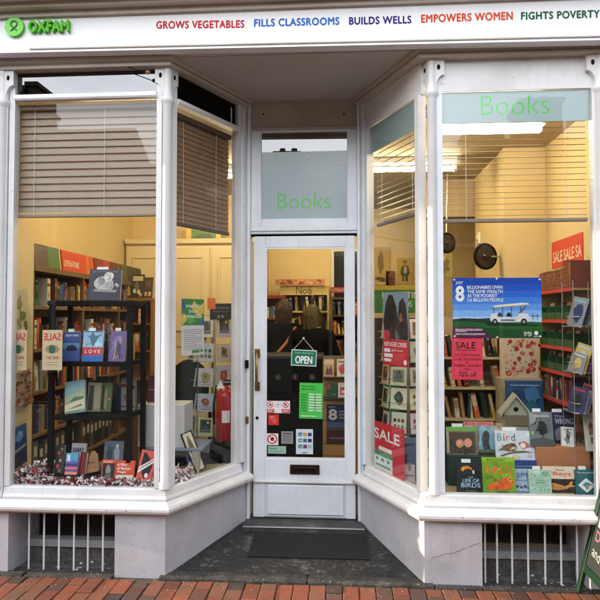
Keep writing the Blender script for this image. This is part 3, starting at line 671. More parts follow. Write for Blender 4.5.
def spine(mb, w, d, h, c, c2, k):
    """upright book, spine on -y, w along x"""
    cm = flat(c, .42, 0, 'spine_cloth', .06); t = .002
    mb.box(-w/2, -w/2+t, .001, d, 0, h, cm); mb.box(w/2-t, w/2, .001, d, 0, h, cm); mb.box(-w/2, w/2, 0, t, 0, h, cm)
    mb.box(-w/2+t, w/2-t, t, d-.004, .003, h-.004, PAPER)
    q = flat(c2, .42, 0, 'spine_print', .06)
    for j in range(3+(k % 3)*2):            # lettering down the spine, too small to read
        z_ = h*(.30+.07*j); mb.box(-w*.16, w*.16*(1 if j % 3 else .4), -.0008, -.0002, z_, z_+h*.045, q)
    if k % 3 == 0: mb.box(-w/2+.001, w/2-.001, -.0006, 0, h*.72, h*.82, q); mb.box(-w/2+.001, w/2-.001, -.0006, 0, h*.1, h*.14, q)
    elif k % 3 == 1: mb.box(-w/2+.001, w/2-.001, -.0006, 0, h*.88, h*.93, q)
    else: mb.box(-w/2+.001, w/2-.001, -.0006, 0, h*.5, h*.92, q)
def shelf_row(start, end, z, rotz, depth, hmin, hmax, where, n_max, group, seed, tmin=.018, tmax=.05, lean_p=.12, pal=PAL, first='book'):
    """books from start (x,y) towards end; rotz turns the spine face outwards"""
    rr = random.Random(seed); S0 = Vector(start); S1 = Vector(end); d = (S1-S0).normalized(); L_ = (S1-S0).length; u = 0; i = 0; lean = 0
    while i < n_max:
        w = rr.uniform(tmin, tmax); h = rr.uniform(hmin, hmax); dp = rr.uniform(depth*.7, depth)
        if u+w > L_: break
        nm, c = rr.choice(pal); _, c2 = rr.choice(pal)
        m = MB(); spine(m, w, dp, h, c, c2, rr.randrange(3)); i += 1
        P = S0+d*(u+w/2)
        a = 0
        if rr.random() < lean_p and u+w+h*.22 < L_: a = R(rr.uniform(6, 13))
        o = m.build('book', None, (P.x, P.y, z+.0005+(abs(math.sin(a))*w/2)), (0, 0, rotz))
        if a: o.rotation_euler = Euler((0, -a, rotz)); u += h*math.sin(a)*.8
        thick = 'thin' if w < tmin+(tmax-tmin)*.35 else ('thick' if w > tmin+(tmax-tmin)*.7 else 'medium')
        tag(o, f'{thick} {nm} spine, {ordn(i)} {first} on {where}', 'book', group)
        u += w+rr.uniform(.0005, .002)+(0 if rr.random() > .06 else rr.uniform(.02, .08))
# spines face +x : local -y -> +x means rotz = +90deg ; local x -> +y
for k, (z, wh) in enumerate(((1.735, 'the top shelf of the long bookcase'), (1.42, 'the second shelf of the long bookcase'), (1.11, 'the third shelf of the long bookcase'))):
    shelf_row((bx-.02, .44), (bx-.02, 1.22), z, R(90), .2, .17, .235, wh+', window bay', 30, 'books along the long bookcase', 11+k, .02, .05)
    shelf_row((bx-.02, 1.27), (bx-.02, 2.05), z, R(90), .2, .16, .23, wh+', middle bay', 30, 'books along the long bookcase', 31+k, .02, .05)
    if k < 2: shelf_row((bx-.02, 2.10), (bx-.02, 2.86), z, R(90), .2, .16, .23, wh+', last bay', 30, 'books along the long bookcase', 51, .02, .05)
shelf_row((bx-.02, .44), (bx-.02, 1.22), .80, R(90), .2, .17, .25, 'the fourth shelf of the long bookcase, window bay', 30, 'books along the long bookcase', 61, .03, .06, pal=[x for x in PAL if x[0] in ('black', 'navy', 'dark green', 'brown', 'dark red', 'grey', 'tan')])
# ---- coloured signs on top of the bookcase (on the plane of its front edge)
def side_sign(px0, px1, name_txt, cols, label, tx=None):
    a = atX(px0, 300, bx+.02).y; b = atX(px1, 300, bx+.02).y
    m = MB(); h = .165; L_ = b-a; m.box(0, L_, 0, .01, 0, h, flat(cols[0], .5, 0, 'sign_board', .06))
    it = []
    for (u0, u1, c) in cols[1]: it.append(('r', u0, .02, u1, .98, c))
    if tx: it.append(('t', tx[0], tx[1], .22, tx[2], .52, S(240, 225, 205), .03))
    deco(m, it, Vector((0, 0, 0)), Vector((L_, 0, 0)), Vector((0, 0, h)), Vector((0, -1, 0)))
    o = m.build('shelf_sign', None, (bx-.005, a, 2.0305), Euler((R(-6), 0, R(90)))); tag(o, label, 'sign', 'subject signs on top of the bookcase')
side_sign(31, 63, '', (S(70, 95, 60), [(0, .62, S(95, 60, 55)), (.62, .98, S(70, 120, 62)), (0, .6, S(85, 62, 58))]), 'green and maroon subject sign nearest the window end of the bookcase', ('TRAVEL', .0, .17))
side_sign(65.5, 97, '', (S(205, 75, 35), [(.0, .72, S(208, 62, 34)), (.74, .84, S(215, 120, 50)), (.86, .99, S(200, 85, 40))]), 'bright orange subject sign reading literature on the bookcase', ('LITERATURE', .06, .5))
side_sign(98, 122, '', (S(140, 30, 28), [(0, .35, S(128, 28, 28)), (.35, .6, S(175, 50, 35)), (.62, .99, S(95, 30, 30))]), 'deep red subject sign reading collectables on the bookcase', ('COLLECTABLES', .08, .7))
side_sign(123.5, 144, '', (S(62, 58, 32), [(.05, .3, S(85, 80, 40)), (.5, .55, S(40, 38, 25)), (.7, .95, S(55, 42, 30))]), 'dull olive subject sign at the far end of the bookcase top')
# face-out things near the far end of the top shelf
ua = at(117, 298, 2.3); ub = at(153, 298, 2.3)
e = empty('bookcase', ((ua.x+ub.x)/2, 2.42, FZ), (0, 0, 0), 'low tan bookcase beyond the black rack, facing the window', 'bookcase'); hw_ = (ub.x-ua.x)/2; zt_ = ua.z-FZ
UT = flat(S(150, 105, 55), .5, 0, 'tan_shelf', .12)
MB().box(-hw_, hw_, -.13, .12, zt_-.03, zt_-.0005, UT, .003).build('top_board', e)
for s_ in (-1, 1): MB().box(s_*(hw_-.0125)-.0125, s_*(hw_-.0125)+.0125, -.125, .12, 0, zt_-.031, UT).build('upright', e)
MB().box(-hw_+.026, hw_-.026, .1, .12, 0, zt_-.031, UT).build('back_panel', e)
for k, py in enumerate((323, 350, 378)):
    z = at(135, py, 2.3).z; MB().box(-hw_+.026, hw_-.026, -.12, .099, z-FZ-.02, z-FZ, UT).build('shelf', e)
    if k < 2: shelf_row((ua.x+.04, 2.32), (ub.x-.04, 2.32), z, 0, .14, .14, .19, f'the {ordn(k+1)} shelf of the low tan bookcase', 8, 'books on the low tan bookcase', 170+k, .035, .06, .3)
book('book', 'black and white photo book of blossoms standing on the low tan bookcase', (130.5, 274, 143, 297.5), 2.33, S(60, 55, 48), [('r', .08, .72, .92, .92, S(190, 180, 150)), ('e', .3, .3, .14, .1, S(220, 210, 180)), ('e', .62, .26, .14, .1, S(215, 200, 165)), ('e', .8, .14, .12, .08, S(190, 170, 130)), ('p', blob(.45, .5, .2, 10, 4, .3), S(110, 100, 80))], zb=ua.z, lean=12)
book('book', 'dark paperback with pale squares at the end of the low tan bookcase top', (143, 277, 152, 297.5), 2.34, S(70, 55, 40), [('r', .15, .1, .4, .3, S(200, 190, 160)), ('r', .55, .1, .85, .3, S(190, 175, 140)), ('r', .2, .55, .8, .85, S(100, 80, 55))], zb=ua.z, lean=12)
# dark box files filling the low shelves
DKF = [('black', S(30, 28, 30)), ('navy', S(30, 40, 66)), ('dark green', S(28, 52, 40)), ('brown', S(85, 58, 38)), ('grey', S(90, 88, 84))]
for nm_, z, y0_, y1_, sd in (('fourth shelf, middle bay', .80, 1.27, 2.03, 5), ('lowest shelf, window bay', .50, .44, 1.2, 6), ('third shelf, last bay', 1.11, 2.1, 2.85, 8), ('lowest shelf, middle bay', .50, 1.27, 2.03, 9), ('fourth shelf, last bay', .80, 2.1, 2.85, 10)):
    rq = random.Random(sd); y_ = y0_; k = 0
    while y_+.085 < y1_:
        nmc, c_ = rq.choice(DKF); k += 1; hh = rq.uniform(.2, .25); m = MB(); m.box(-.038, .038, .001, .2, 0, hh, flat(c_, .5, 0, 'spine_cloth', .1), .002); deco(m, [('r', .2, .55, .8, .85, S(190, 185, 165)), ('e', .5, .25, .2, .08, S(20, 20, 20))], Vector((-.038, .001, 0)), Vector((.076, 0, 0)), Vector((0, 0, hh)), FN)
        tag(m.build('box_file', None, (bx-.02, y_+.04, z+.0005), (0, 0, R(90))), f'{nmc} box file, {ordn(k)} on the {nm_} of the long bookcase', 'box file', 'box files on the long bookcase'); y_ += .08+rq.uniform(.001, .012)
sheet('greeting_card', 'yellow patterned booklet leaning on the far shelf behind the pale flower book', 'booklet', (120, 271, 131, 297), 2.33, S(190, 150, 75), [('p', [(.1, .05), (.35, .1), (.6, .9), (.3, .95)], S(120, 85, 40)), ('e', .6, .4, .15, .2, S(215, 185, 120))], roll=-9, lean=8, zb=ua.z+.02)
# ---- black display rack
Yf, Yb = .15, .46
X0 = at(49, 300, Yf).x; X1 = at(132, 300, Yf).x
Zs = [at(90, 305.5, Yf).z, at(90, 362, Yf).z, at(90, 416, Yf).z]
rk = empty('display_rack', ((X0+X1)/2, (Yf+Yb)/2, PZ), (0, 0, 0), 'black wooden display rack of open shelves standing in the front window', 'display rack')
hw, hd = (X1-X0)/2, (Yb-Yf)/2
for sx in (-1, 1):
    for sy in (-1, 1): MB().box(sx*(hw-.017)-.017, sx*(hw-.017)+.017, sy*(hd-.017)-.017, sy*(hd-.017)+.017, 0, Zs[0]-PZ-.001, BLACKM, .002).build('post', rk)
for z in Zs[1:]: MB().box(-hw+.035, hw-.035, -hd+.001, hd-.001, z-PZ-.03, z-PZ, BLACKM, .002).build('shelf', rk)
MB().box(-hw-.008, hw+.008, -hd-.008, hd+.008, Zs[0]-PZ, Zs[0]-PZ+.034, BLACKM, .003).build('top_board', rk)
MB().box(-hw+.035, hw-.035, -hd-.01, hd, .0, .052, BLACKM, .003).build('base_plinth', rk)
RT_ = Zs[0]+.0345; R2 = Zs[1]+.0005; R3 = Zs[2]+.0005; RB = PZ+.0525
book('book', 'black hardback with a pale cloud-like flower on its cover, top of the black rack', (87.5, 269, 120, 303), .24, S(30, 28, 40),
     [('p', blob(.48, .55, .26, 16, 3, .15, 1.2, .9), S(188, 182, 175)), ('p', blob(.6, .75, .16, 14, 5), S(215, 208, 198)), ('p', blob(.4, .62, .13, 12, 8), S(150, 145, 142)), ('p', blob(.66, .48, .14, 12, 9), S(165, 160, 155)), ('p', [(.15, .3), (.85, .26), (.9, .34), (.5, .36), (.2, .38)], S(140, 138, 135)),
      ('p', [(.8, .5), (.92, .42), (.95, .5), (.85, .58)], S(170, 165, 160))]+strokes(30, .3, .42, .75, .85, .1, .008, [S(225, 220, 212), S(120, 118, 118), S(95, 92, 96)], 3)+[('t', 'W I S H B O N E', .12, .9, .9, .94, S(150, 148, 160))] , zb=RT_, th=.03, slip=True, lean=9)
book('book', 'blue paperback with a dark car on its cover beside the beach book', (61.5, 332, 79, 358), .2, S(38, 62, 120), [('r', .02, .02, .98, .42, S(60, 90, 150)), ('r', .02, .42, .98, .62, S(95, 130, 175)), ('p', [(.2, .4), (.3, .52), (.6, .56), (.85, .45), (.85, .36), (.25, .34)], S(28, 36, 60)), ('t', 'NIGHT DRIVE', .12, .84, .88, .91, S(215, 220, 230))], zb=R2, slip=True)
book('book', 'blue and white paperback with a red band reading LOVE, second shelf of the black rack', (81.5, 331, 102, 359), .19, S(150, 185, 205), [('r', .0, .0, 1, .2, S(40, 100, 180)), ('r', 0, .2, 1, .46, S(190, 45, 55)), ('t', 'L O V E', .14, .27, .88, .39, S(245, 235, 225)), ('p', [(.08, .9), (.32, .82), (.46, .98), (.6, .82), (.95, .92), (.7, .76), (.56, .55), (.5, .5), (.42, .58), (.34, .76)], S(70, 110, 130)), ('r', .06, .96, .94, .99, S(50, 90, 120))], zb=R2, slip=True)
book('book', 'purple paperback with a swirling misty pattern, tilted, second shelf of the black rack', (107, 331, 125, 359), .2, S(105, 85, 130), [('p', blob(.5, .5, .32, 16, 21, .25, 1, 1.2), S(135, 115, 150)), ('p', blob(.55, .45, .2, 14, 23, .3, .8, 1.5), S(75, 60, 95)), ('p', blob(.4, .25, .16, 12, 24, .3), S(100, 75, 85)), ('p', blob(.62, .68, .1, 10, 25, .3), S(160, 140, 170)), ('p', blob(.5, .15, .1, 10, 28, .3, 2, .6), S(150, 110, 120)), ('p', [(.3, .05), (.36, .05), (.44, .6), (.4, .6)], S(190, 160, 190)), ('p', [(.7, .1), (.75, .1), (.6, .7), (.57, .7)], S(60, 45, 80))], zb=R2, yaw=-14, slip=True)
book('book', 'green and white landscape hardback tilted on the third shelf of the black rack', (63, 381, 87, 416), .2, S(95, 125, 115), [('p', [(.0, .55), (1, .75), (1, 1), (0, 1)], S(120, 160, 165)), ('p', [(0, .3), (1, .45), (1, .74), (0, .54)], S(150, 165, 130)), ('p', [(0, .06), (1, .1), (1, .44), (0, .28)], S(195, 190, 150)), ('p', [(.2, .35), (.5, .5), (.95, .48), (.9, .4)], S(70, 90, 60)), ('p', [(.1, .12), (.9, .2), (.8, .26)], S(95, 85, 55))], zb=R3, roll=-8, lean=16, th=.024)
DKP = [x for x in PAL if x[0] in ('black', 'navy', 'dark green', 'brown', 'dark red', 'grey')]
shelf_row((X0+.06, .40), (X1-.05, .40), R3, 0, .05, .15, .25, 'the third rack shelf', 14, 'books standing at the back of the rack', 72, .03, .06, 0, DKP)
# open picture book on the third shelf
def open_book(name, label, px, Y, zb, cL, cR, ang=28, dl=(), dr=()):
    cx, w, z0, h = rect_from_px(*px, Y, zb); w2 = w/2/math.cos(R(ang))
    r = empty(name, (cx, Y, zb), Euler((R(-10), 0, 0)), label, 'book')
    for s, c, d_, nm in ((-1, cL, dl, 'page_block'), (1, cR, dr, 'page_block')):
        m = MB(); ux = Vector((math.cos(R(ang)), -math.sin(R(ang))*1, 0)) if s > 0 else Vector((-math.cos(R(ang)), -math.sin(R(ang)), 0))
        nn = Vector((ux.y, -ux.x, 0)) if s > 0 else Vector((-ux.y, ux.x, 0))
        O = Vector((0, 0, 0)) if s > 0 else ux*w2
        U = ux*w2 if s > 0 else -ux*w2
        m.prism([O+nn*.001, O+U+nn*.001, O+U-nn*.012, O-nn*.012], (0, 0, h), flat(c, .4, 0, 'page', .05)); deco(m, d_, O+nn*.001, U, Vector((0, 0, h)), nn)
        m.build(nm, r)
    return r
open_book('book', 'open picture book showing a dark photo and a pale page on the third rack shelf', (88, 383, 112, 413), .33, R3, S(150, 140, 100), S(95, 105, 75), 20, [('r', .1, .05, .45, .9, S(48, 42, 34)), ('r', .5, .1, .9, .9, S(165, 155, 120))], [('r', .1, .08, .3, .92, S(60, 55, 45)), ('r', .4, .1, .6, .8, S(150, 145, 105)), ('r', .68, .4, .95, .46, S(190, 130, 80))])
shelf_row((X0+.06, .40), (X1-.05, .40), R2, 0, .05, .16, .23, 'the black rack behind the LOVE book', 14, 'books standing at the back of the rack', 71, .03, .055, 0)
book('book', 'white paperback with bold dark lettering on the lowest rack shelf', (70.5, 444, 85, 462), .36, S(205, 205, 210), [('t', 'DIARY', .12, .52, .9, .76, S(35, 40, 90), .05), ('t', 'OF A', .12, .3, .6, .46, S(35, 40, 90), .05), ('r', .1, .1, .9, .2, S(120, 130, 170))], zb=RB+.04)
book('book', 'sunset striped paperback in blue, purple and orange with white sticker', (64.5, 454, 77, 476), .17, S(110, 90, 160), [('r', 0, .66, 1, 1, S(90, 165, 205)), ('r', 0, .55, 1, .66, S(110, 120, 190)), ('r', 0, .42, 1, .5, S(75, 60, 130)), ('r', 0, .24, 1, .36, S(225, 120, 130)), ('r', 0, .0, 1, .14, S(235, 150, 130)), ('r', .12, .62, .36, .92, S(235, 235, 235))], zb=RB)
book('book', 'plain dark red hardback beside the sunset striped paperback', (77.5, 453, 85, 475), .18, S(120, 25, 35), [('r', .1, .1, .2, .9, S(95, 18, 26))], zb=RB, yaw=-18)
book('book', 'tan hardback leaning with a small white label, lowest rack shelf', (82, 456, 100, 474), .19, S(150, 108, 66), [('r', .1, .62, .28, .85, S(225, 215, 200)), ('t', 'Chess', .35, .5, .8, .62, S(60, 40, 25))], zb=RB, roll=-12, lean=14)
book('book', 'dark floral notebook with pink blossoms at the end of the lowest rack shelf', (54, 446, 63, 476), .2, S(70, 66, 58), [('e', .4, .72, .16, .07, S(215, 95, 85)), ('e', .6, .45, .14, .06, S(200, 190, 170)), ('e', .35, .25, .18, .08, S(205, 105, 95)), ('e', .7, .85, .12, .05, S(150, 150, 130)), ('e', .6, .1, .14, .06, S(160, 140, 120)), ('e', .5, .58, .1, .05, S(180, 70, 70))], zb=RB)
book('book', 'grey illustrated paperback with figures behind the tan leaning hardback', (103, 442, 122, 462), .3, S(95, 105, 120), [('p', blob(.3, .5, .2, 10, 3, .2, .8, 1.4), S(55, 60, 75)), ('p', blob(.7, .5, .18, 10, 4, .2, .9, 1.5), S(150, 155, 160)), ('p', blob(.7, .8, .08, 8, 5), S(205, 195, 180)), ('r', 0, 0, 1, .18, S(60, 90, 150))], zb=RB+.03)
# low card block that lifts the back row on the lowest shelf
m = MB(); m.box(X0+.06, X1-.06, .30, .43, RB-.0005, RB+.03, CARD, .002); tag(m.build('display_block', None), 'low brown card block lifting the rear books on the lowest rack shelf', 'block')
# crumpled brown paper
def crumple(name, label, c, r, mat, seed, sq=.6, cat='paper'):
    bm = bmesh.new(); bmesh.ops.create_icosphere(bm, subdivisions=3, radius=1); q = random.Random(seed)
    dirs = [(Vector((q.gauss(0, 1), q.gauss(0, 1), q.gauss(0, 1))).normalized(), q.uniform(-.3, .3)) for _ in range(30)]
    for v in bm.verts:
        n = v.co.normalized(); k = 1+sum(a*max(0, n.dot(d)-.75)*4 for d, a in dirs); v.co = Vector((n.x*k*r[0], n.y*k*r[1], max(-.35, n.z*k)*r[2]+.35*r[2]))
    bm.verts.index_update()
    m = MB(); m.add([v.co.copy() for v in bm.verts], [[v.index for v in f.verts] for f in bm.faces], mat); bm.free()
    return tag(m.build(name, None, c), label, cat)
p = at(95, 462, .36); crumple('crumpled_paper', 'crumpled ball of brown wrapping paper behind the tan leaning hardback', (p.x, .29, RB), (.06, .045, .085), flat(S(165, 115, 65), .7), 4)
# front floor books
def stand_px(px, Y, extra=0): return px
book('book', 'orange and black paperback with a portrait photo on its cover', (100, 461, 114, 487.5), .105, S(215, 80, 50), [('r', .08, .3, .96, .86, S(35, 30, 32)), ('p', blob(.5, .6, .18, 12, 2, .1, 1, 1.2), S(150, 140, 135)), ('p', [(.25, .3), (.75, .3), (.65, .5), (.35, .5)], S(95, 90, 92)), ('t', 'ROAD', .12, .88, .8, .96, S(240, 225, 210))], zb=PZ, slip=False, lean=12)
book('book', 'orange and white paperback with bold white title and a small black cut', (113.5, 462, 133, 488), .12, S(222, 84, 48), [('r', .02, .1, .98, .42, S(225, 215, 200)), ('p', [(.4, .24), (.66, .26), (.62, .34), (.44, .34)], S(30, 28, 28)), ('t', 'A Man', .1, .78, .62, .9, S(245, 235, 225), .03), ('t', 'of Better', .1, .63, .85, .75, S(245, 235, 225), .03), ('t', 'Wages', .1, .48, .6, .6, S(245, 235, 225), .03)], zb=PZ, lean=12)
book('book', 'red paperback slashed by a black motorcycle shape and white diagonal bands', (133, 451, 151, 488), .10, S(224, 92, 78), [('p', [(.2, .95), (.42, .9), (.9, .6), (.75, .3), (.5, .2), (.3, .35), (.15, .6)], S(32, 26, 28)), ('p', [(.02, .32), (.98, .7), (.98, .76), (.02, .4)], S(240, 235, 232)), ('p', [(.02, .43), (.98, .79), (.98, .83), (.02, .49)], S(240, 235, 232)), ('e', .62, .3, .12, .07, S(235, 230, 228)), ('p', [(.2, .84), (.7, .78), (.7, .81), (.2, .88)], S(32, 26, 28))], zb=PZ, roll=9, lean=12)
# things leaning on the side reveal
def wall_sheet(name, label, cat, px0, py0, px1, py1, X, col, items, roll=0, group=None, th=.004):
    """sheet hung flat on the wall plane x = X (facing +x); px0 is the near end"""
    a = atX(px0, py1, X); b = atX(px1, py0, X); w = b.y-a.y; z1 = atX((px0+px1)/2, py0, X).z; z0 = atX((px0+px1)/2, py1, X).z
    m = MB(); m.box(-w/2, w/2, 0, th, 0, z1-z0, flat(col, .4, 0, 'printed_sheet', .05)); deco(m, items, Vector((-w/2, 0, 0)), Vector((w, 0, 0)), Vector((0, 0, z1-z0)), Vector((0, -1, 0)))
    o = m.build(name, None, (X, (a.y+b.y)/2, z0), Euler((0, R(roll), R(90)))); return tag(o, label, cat, group)
wall_sheet('wall_print', 'pale botanical print with green stems tilted on the cream reveal', 'print', 15, 290, 33, 342, -2.195, S(195, 190, 150), [('p', [(.3, .1), (.36, .1), (.6, .9), (.54, .9)], S(90, 100, 50)), ('e', .45, .75, .2, .1, S(150, 130, 70)), ('e', .6, .5, .2, .09, S(120, 130, 70)), ('e', .3, .42, .18, .08, S(170, 150, 100)), ('e', .5, .22, .22, .07, S(225, 220, 195)), ('e', .7, .3, .1, .1, S(100, 110, 60))], roll=-13)
rq = random.Random(9)
wall_sheet('wall_print', 'busy red and cream patterned print on the cream reveal', 'print', 14, 371, 33, 408, -2.195, S(180, 160, 130), [('e', rq.uniform(.06, .94), rq.uniform(.04, .96), rq.uniform(.04, .1), rq.uniform(.02, .06), rq.choice([S(170, 60, 45), S(205, 190, 165), S(120, 85, 60), S(140, 120, 110), S(190, 110, 60)])) for _ in range(60)], roll=-7)
wall_sheet('wall_print', 'blue seascape print with a pale coastline low on the cream reveal', 'print', 12, 426, 28, 466, -2.195, S(30, 65, 120), [('p', [(0, .6), (1, .75), (1, 1), (0, 1)], S(45, 95, 150)), ('p', [(.2, .7), (.5, .92), (.8, .7), (.5, .6)], S(95, 150, 190)), ('p', [(0, .42), (.9, .5), (.95, .44), (.1, .36)], S(170, 160, 140)), ('p', [(.1, .02), (.9, .05), (.9, .35), (.1, .3)], S(28, 40, 62)), ('e', .6, .8, .12, .06, S(150, 185, 205))], roll=-5)
# cards standing in for a shopfront reflected in the glass, so SALE reads backwards
for px, lab, w in (((42, 330, 62.5, 370), 'pale card standing in for a reflection, with SALE in red back to front', 1), ((9.5, 330, 27, 370), 'pale card standing in for a reflection at the window edge, red letters back to front', 0)):
    sheet('reflection_card', lab, 'card', px, .075, S(212, 190, 150), [('t', 'SALE', .93, .74, .07, .92, S(205, 60, 45), .03), ('e', .5, .52, .36, .11, S(170, 140, 105)), ('e', .5, .52, .17, .11, S(50, 95, 70)), ('t', 'ONE DAY', .85, .27, .2, .35, S(190, 80, 60), .02), ('r', .2, .19, .8, .2, S(150, 130, 105)), ('r', .25, .13, .75, .14, S(150, 130, 105))], group='cards standing in for a reflection in the front window', rough=.6)
# ---- shredded tissue on the display floor
rq = random.Random(21)
cols = [flat(S(240, 236, 234), .6, 0, 'white_tissue', .05), flat(S(240, 234, 230), .6, 0, 'white_tissue_two', .06), flat(S(150, 26, 42), .6, 0, 'crimson_tissue', .1), flat(S(228, 205, 202), .6, 0, 'pale_tissue', .05), flat(S(88, 20, 30), .6, 0, 'dark_tissue', .1)]
m = MB()
def shred(X, Y, zb, r):
    a = rq.uniform(0, 6.28); b = rq.uniform(-.9, .9); L_ = rq.uniform(.04, .085); w = rq.uniform(.005, .010); mt = rq.choice(cols); c = Vector((X, Y, zb+rq.uniform(.004, r)))
    d = Vector((math.cos(a)*math.cos(b), math.sin(a)*math.cos(b), math.sin(b))); s = d.cross(Vector((rq.uniform(-1, 1), rq.uniform(-1, 1), 1))).normalized(); u = d.cross(s); vs = []
    for k in range(6):
        t = k/5-.5; q = c+d*L_*t+u*.016*math.cos(t*12+a); q.z = max(q.z, zb+.002); vs += [q-s*w, q+s*w]
    m.add(vs, [(2*k, 2*k+1, 2*k+3, 2*k+2) for k in range(5)], mt, True)
for k in range(1200):
    X = rq.uniform(-2.16, -1.21); Y = rq.uniform(.07, .14)
    hh = .035 if X > -2.0 else .07+max(0, (-2.02-X))*.1
    shred(X, Y, PZ, hh)
for k in range(350): shred(rq.uniform(-2.17, -1.96), rq.uniform(.08, .3), PZ, .13*rq.random())
for k in range(260):
    t = rq.uniform(.12, .38); P = SL(t); o = rq.uniform(.05, .13); shred(P[0]-dl.y*o, P[1]+dl.x*o, PZ, .085*rq.random()+.01)
o = m.build('shredded_tissue', None); o['kind'] = 'stuff'; o['label'] = 'crimson and white shredded tissue strewn along the window floor'
# ---- white plinth box on a pale table, angled window
a = at(137.5, 447, .50); b = at(184.5, 405, .50); tz = a.z
e = empty('side_table', ((a.x+b.x)/2+.05, .62, FZ), (0, 0, 0), 'pale side table carrying the white box', 'table')
MB().box(-.2, .26, -.14, .2, tz-FZ-.02, tz-FZ-.0005, flat(S(120, 135, 150), .4), .003).build('tabletop', e)
for x, y in ((-.18, -.12), (.21, -.12), (-.18, .18), (.21, .18)): MB().box(x-.028, x+.028, y-.02, y+.02, 0, tz-FZ-.0205, flat(S(165, 160, 145), .5), .003).build('leg', e)
wb = MB().box(-(b.x-a.x)/2, (b.x-a.x)/2, 0, .25, 0, b.z-a.z, flat(S(195, 195, 190), .5, 0, 'white_laminate', .03), .003)
for u in (-.06, .1): wb.lathe([(.004, -.001), (.004, .0)], (u, -.0005, (b.z-a.z)*.65), STEEL, 8, 'y')
tag(wb.build('plinth_box', None, ((a.x+b.x)/2, .50, tz)), 'plain white box on the pale table behind the corner column', 'box')
book('book', 'maroon hardback standing on the white box behind the corner column', (147, 376, 155, 405), .62, S(95, 40, 58), [('r', .1, .45, .9, .5, S(160, 120, 130))], zb=b.z)
book('book', 'plum hardback standing on the white box inside the angled pane', (167, 374, 174, 405), .62, S(118, 45, 62), [('r', .05, .3, .95, .36, S(190, 150, 150))], zb=b.z)
book('book', 'small pale blue booklet low in the angled window beside the tissue', (166.5, 457, 175, 478), .34, S(190, 205, 210), [('r', 0, 0, 1, .3, S(60, 100, 140)), ('r', .1, .7, .9, .8, S(120, 140, 160))], zb=PZ, yaw=35)
# leaning framed print, angled window
def framed(px, Y, lab, zb):
    cx, w, z0, h = rect_from_px(*px, Y, zb); r = empty('framed_print', (cx, Y, zb+.012), Euler((R(-16), R(-17), R(38))), lab, 'picture')
    w = .085; m = MB(); t = .008
    m.box(-w/2, w/2, .004, .012, 0, h, BLACKM); m.box(-w/2, -w/2+t, -.002, .0035, 0, h, BLACKM); m.box(w/2-t, w/2, -.002, .0035, 0, h, BLACKM); m.box(-w/2+t, w/2-t, -.002, .0035, 0, t, BLACKM); m.box(-w/2+t, w/2-t, -.002, .0035, h-t, h, BLACKM)
    m.build('frame', r)
    q = MB(); q.box(-w/2+t, w/2-t, .001, .0035, t, h-t, flat(S(215, 205, 175), .5, 0, 'mount_card', .04)); deco(q, [('p', blob(.5, .5, .22, 14, 6, .2, 1.1, 1.7), S(130, 105, 70)), ('p', blob(.5, .6, .1, 10, 7, .3, 1, 2), S(90, 70, 48))], Vector((-w/2, .001, 0)), Vector((w, 0, 0)), Vector((0, 0, h)), FN); q.build('print', r)
framed((194, 431, 208, 468), .50, 'narrow black framed sepia print leaning in the angled window by the door', PZ)
book('book', 'thin blue paperback leaning behind the narrow framed print', (190, 438, 197, 470), .52, S(70, 90, 120), [('r', .1, .1, .9, .3, S(190, 195, 200))], zb=PZ, roll=-14, yaw=30)
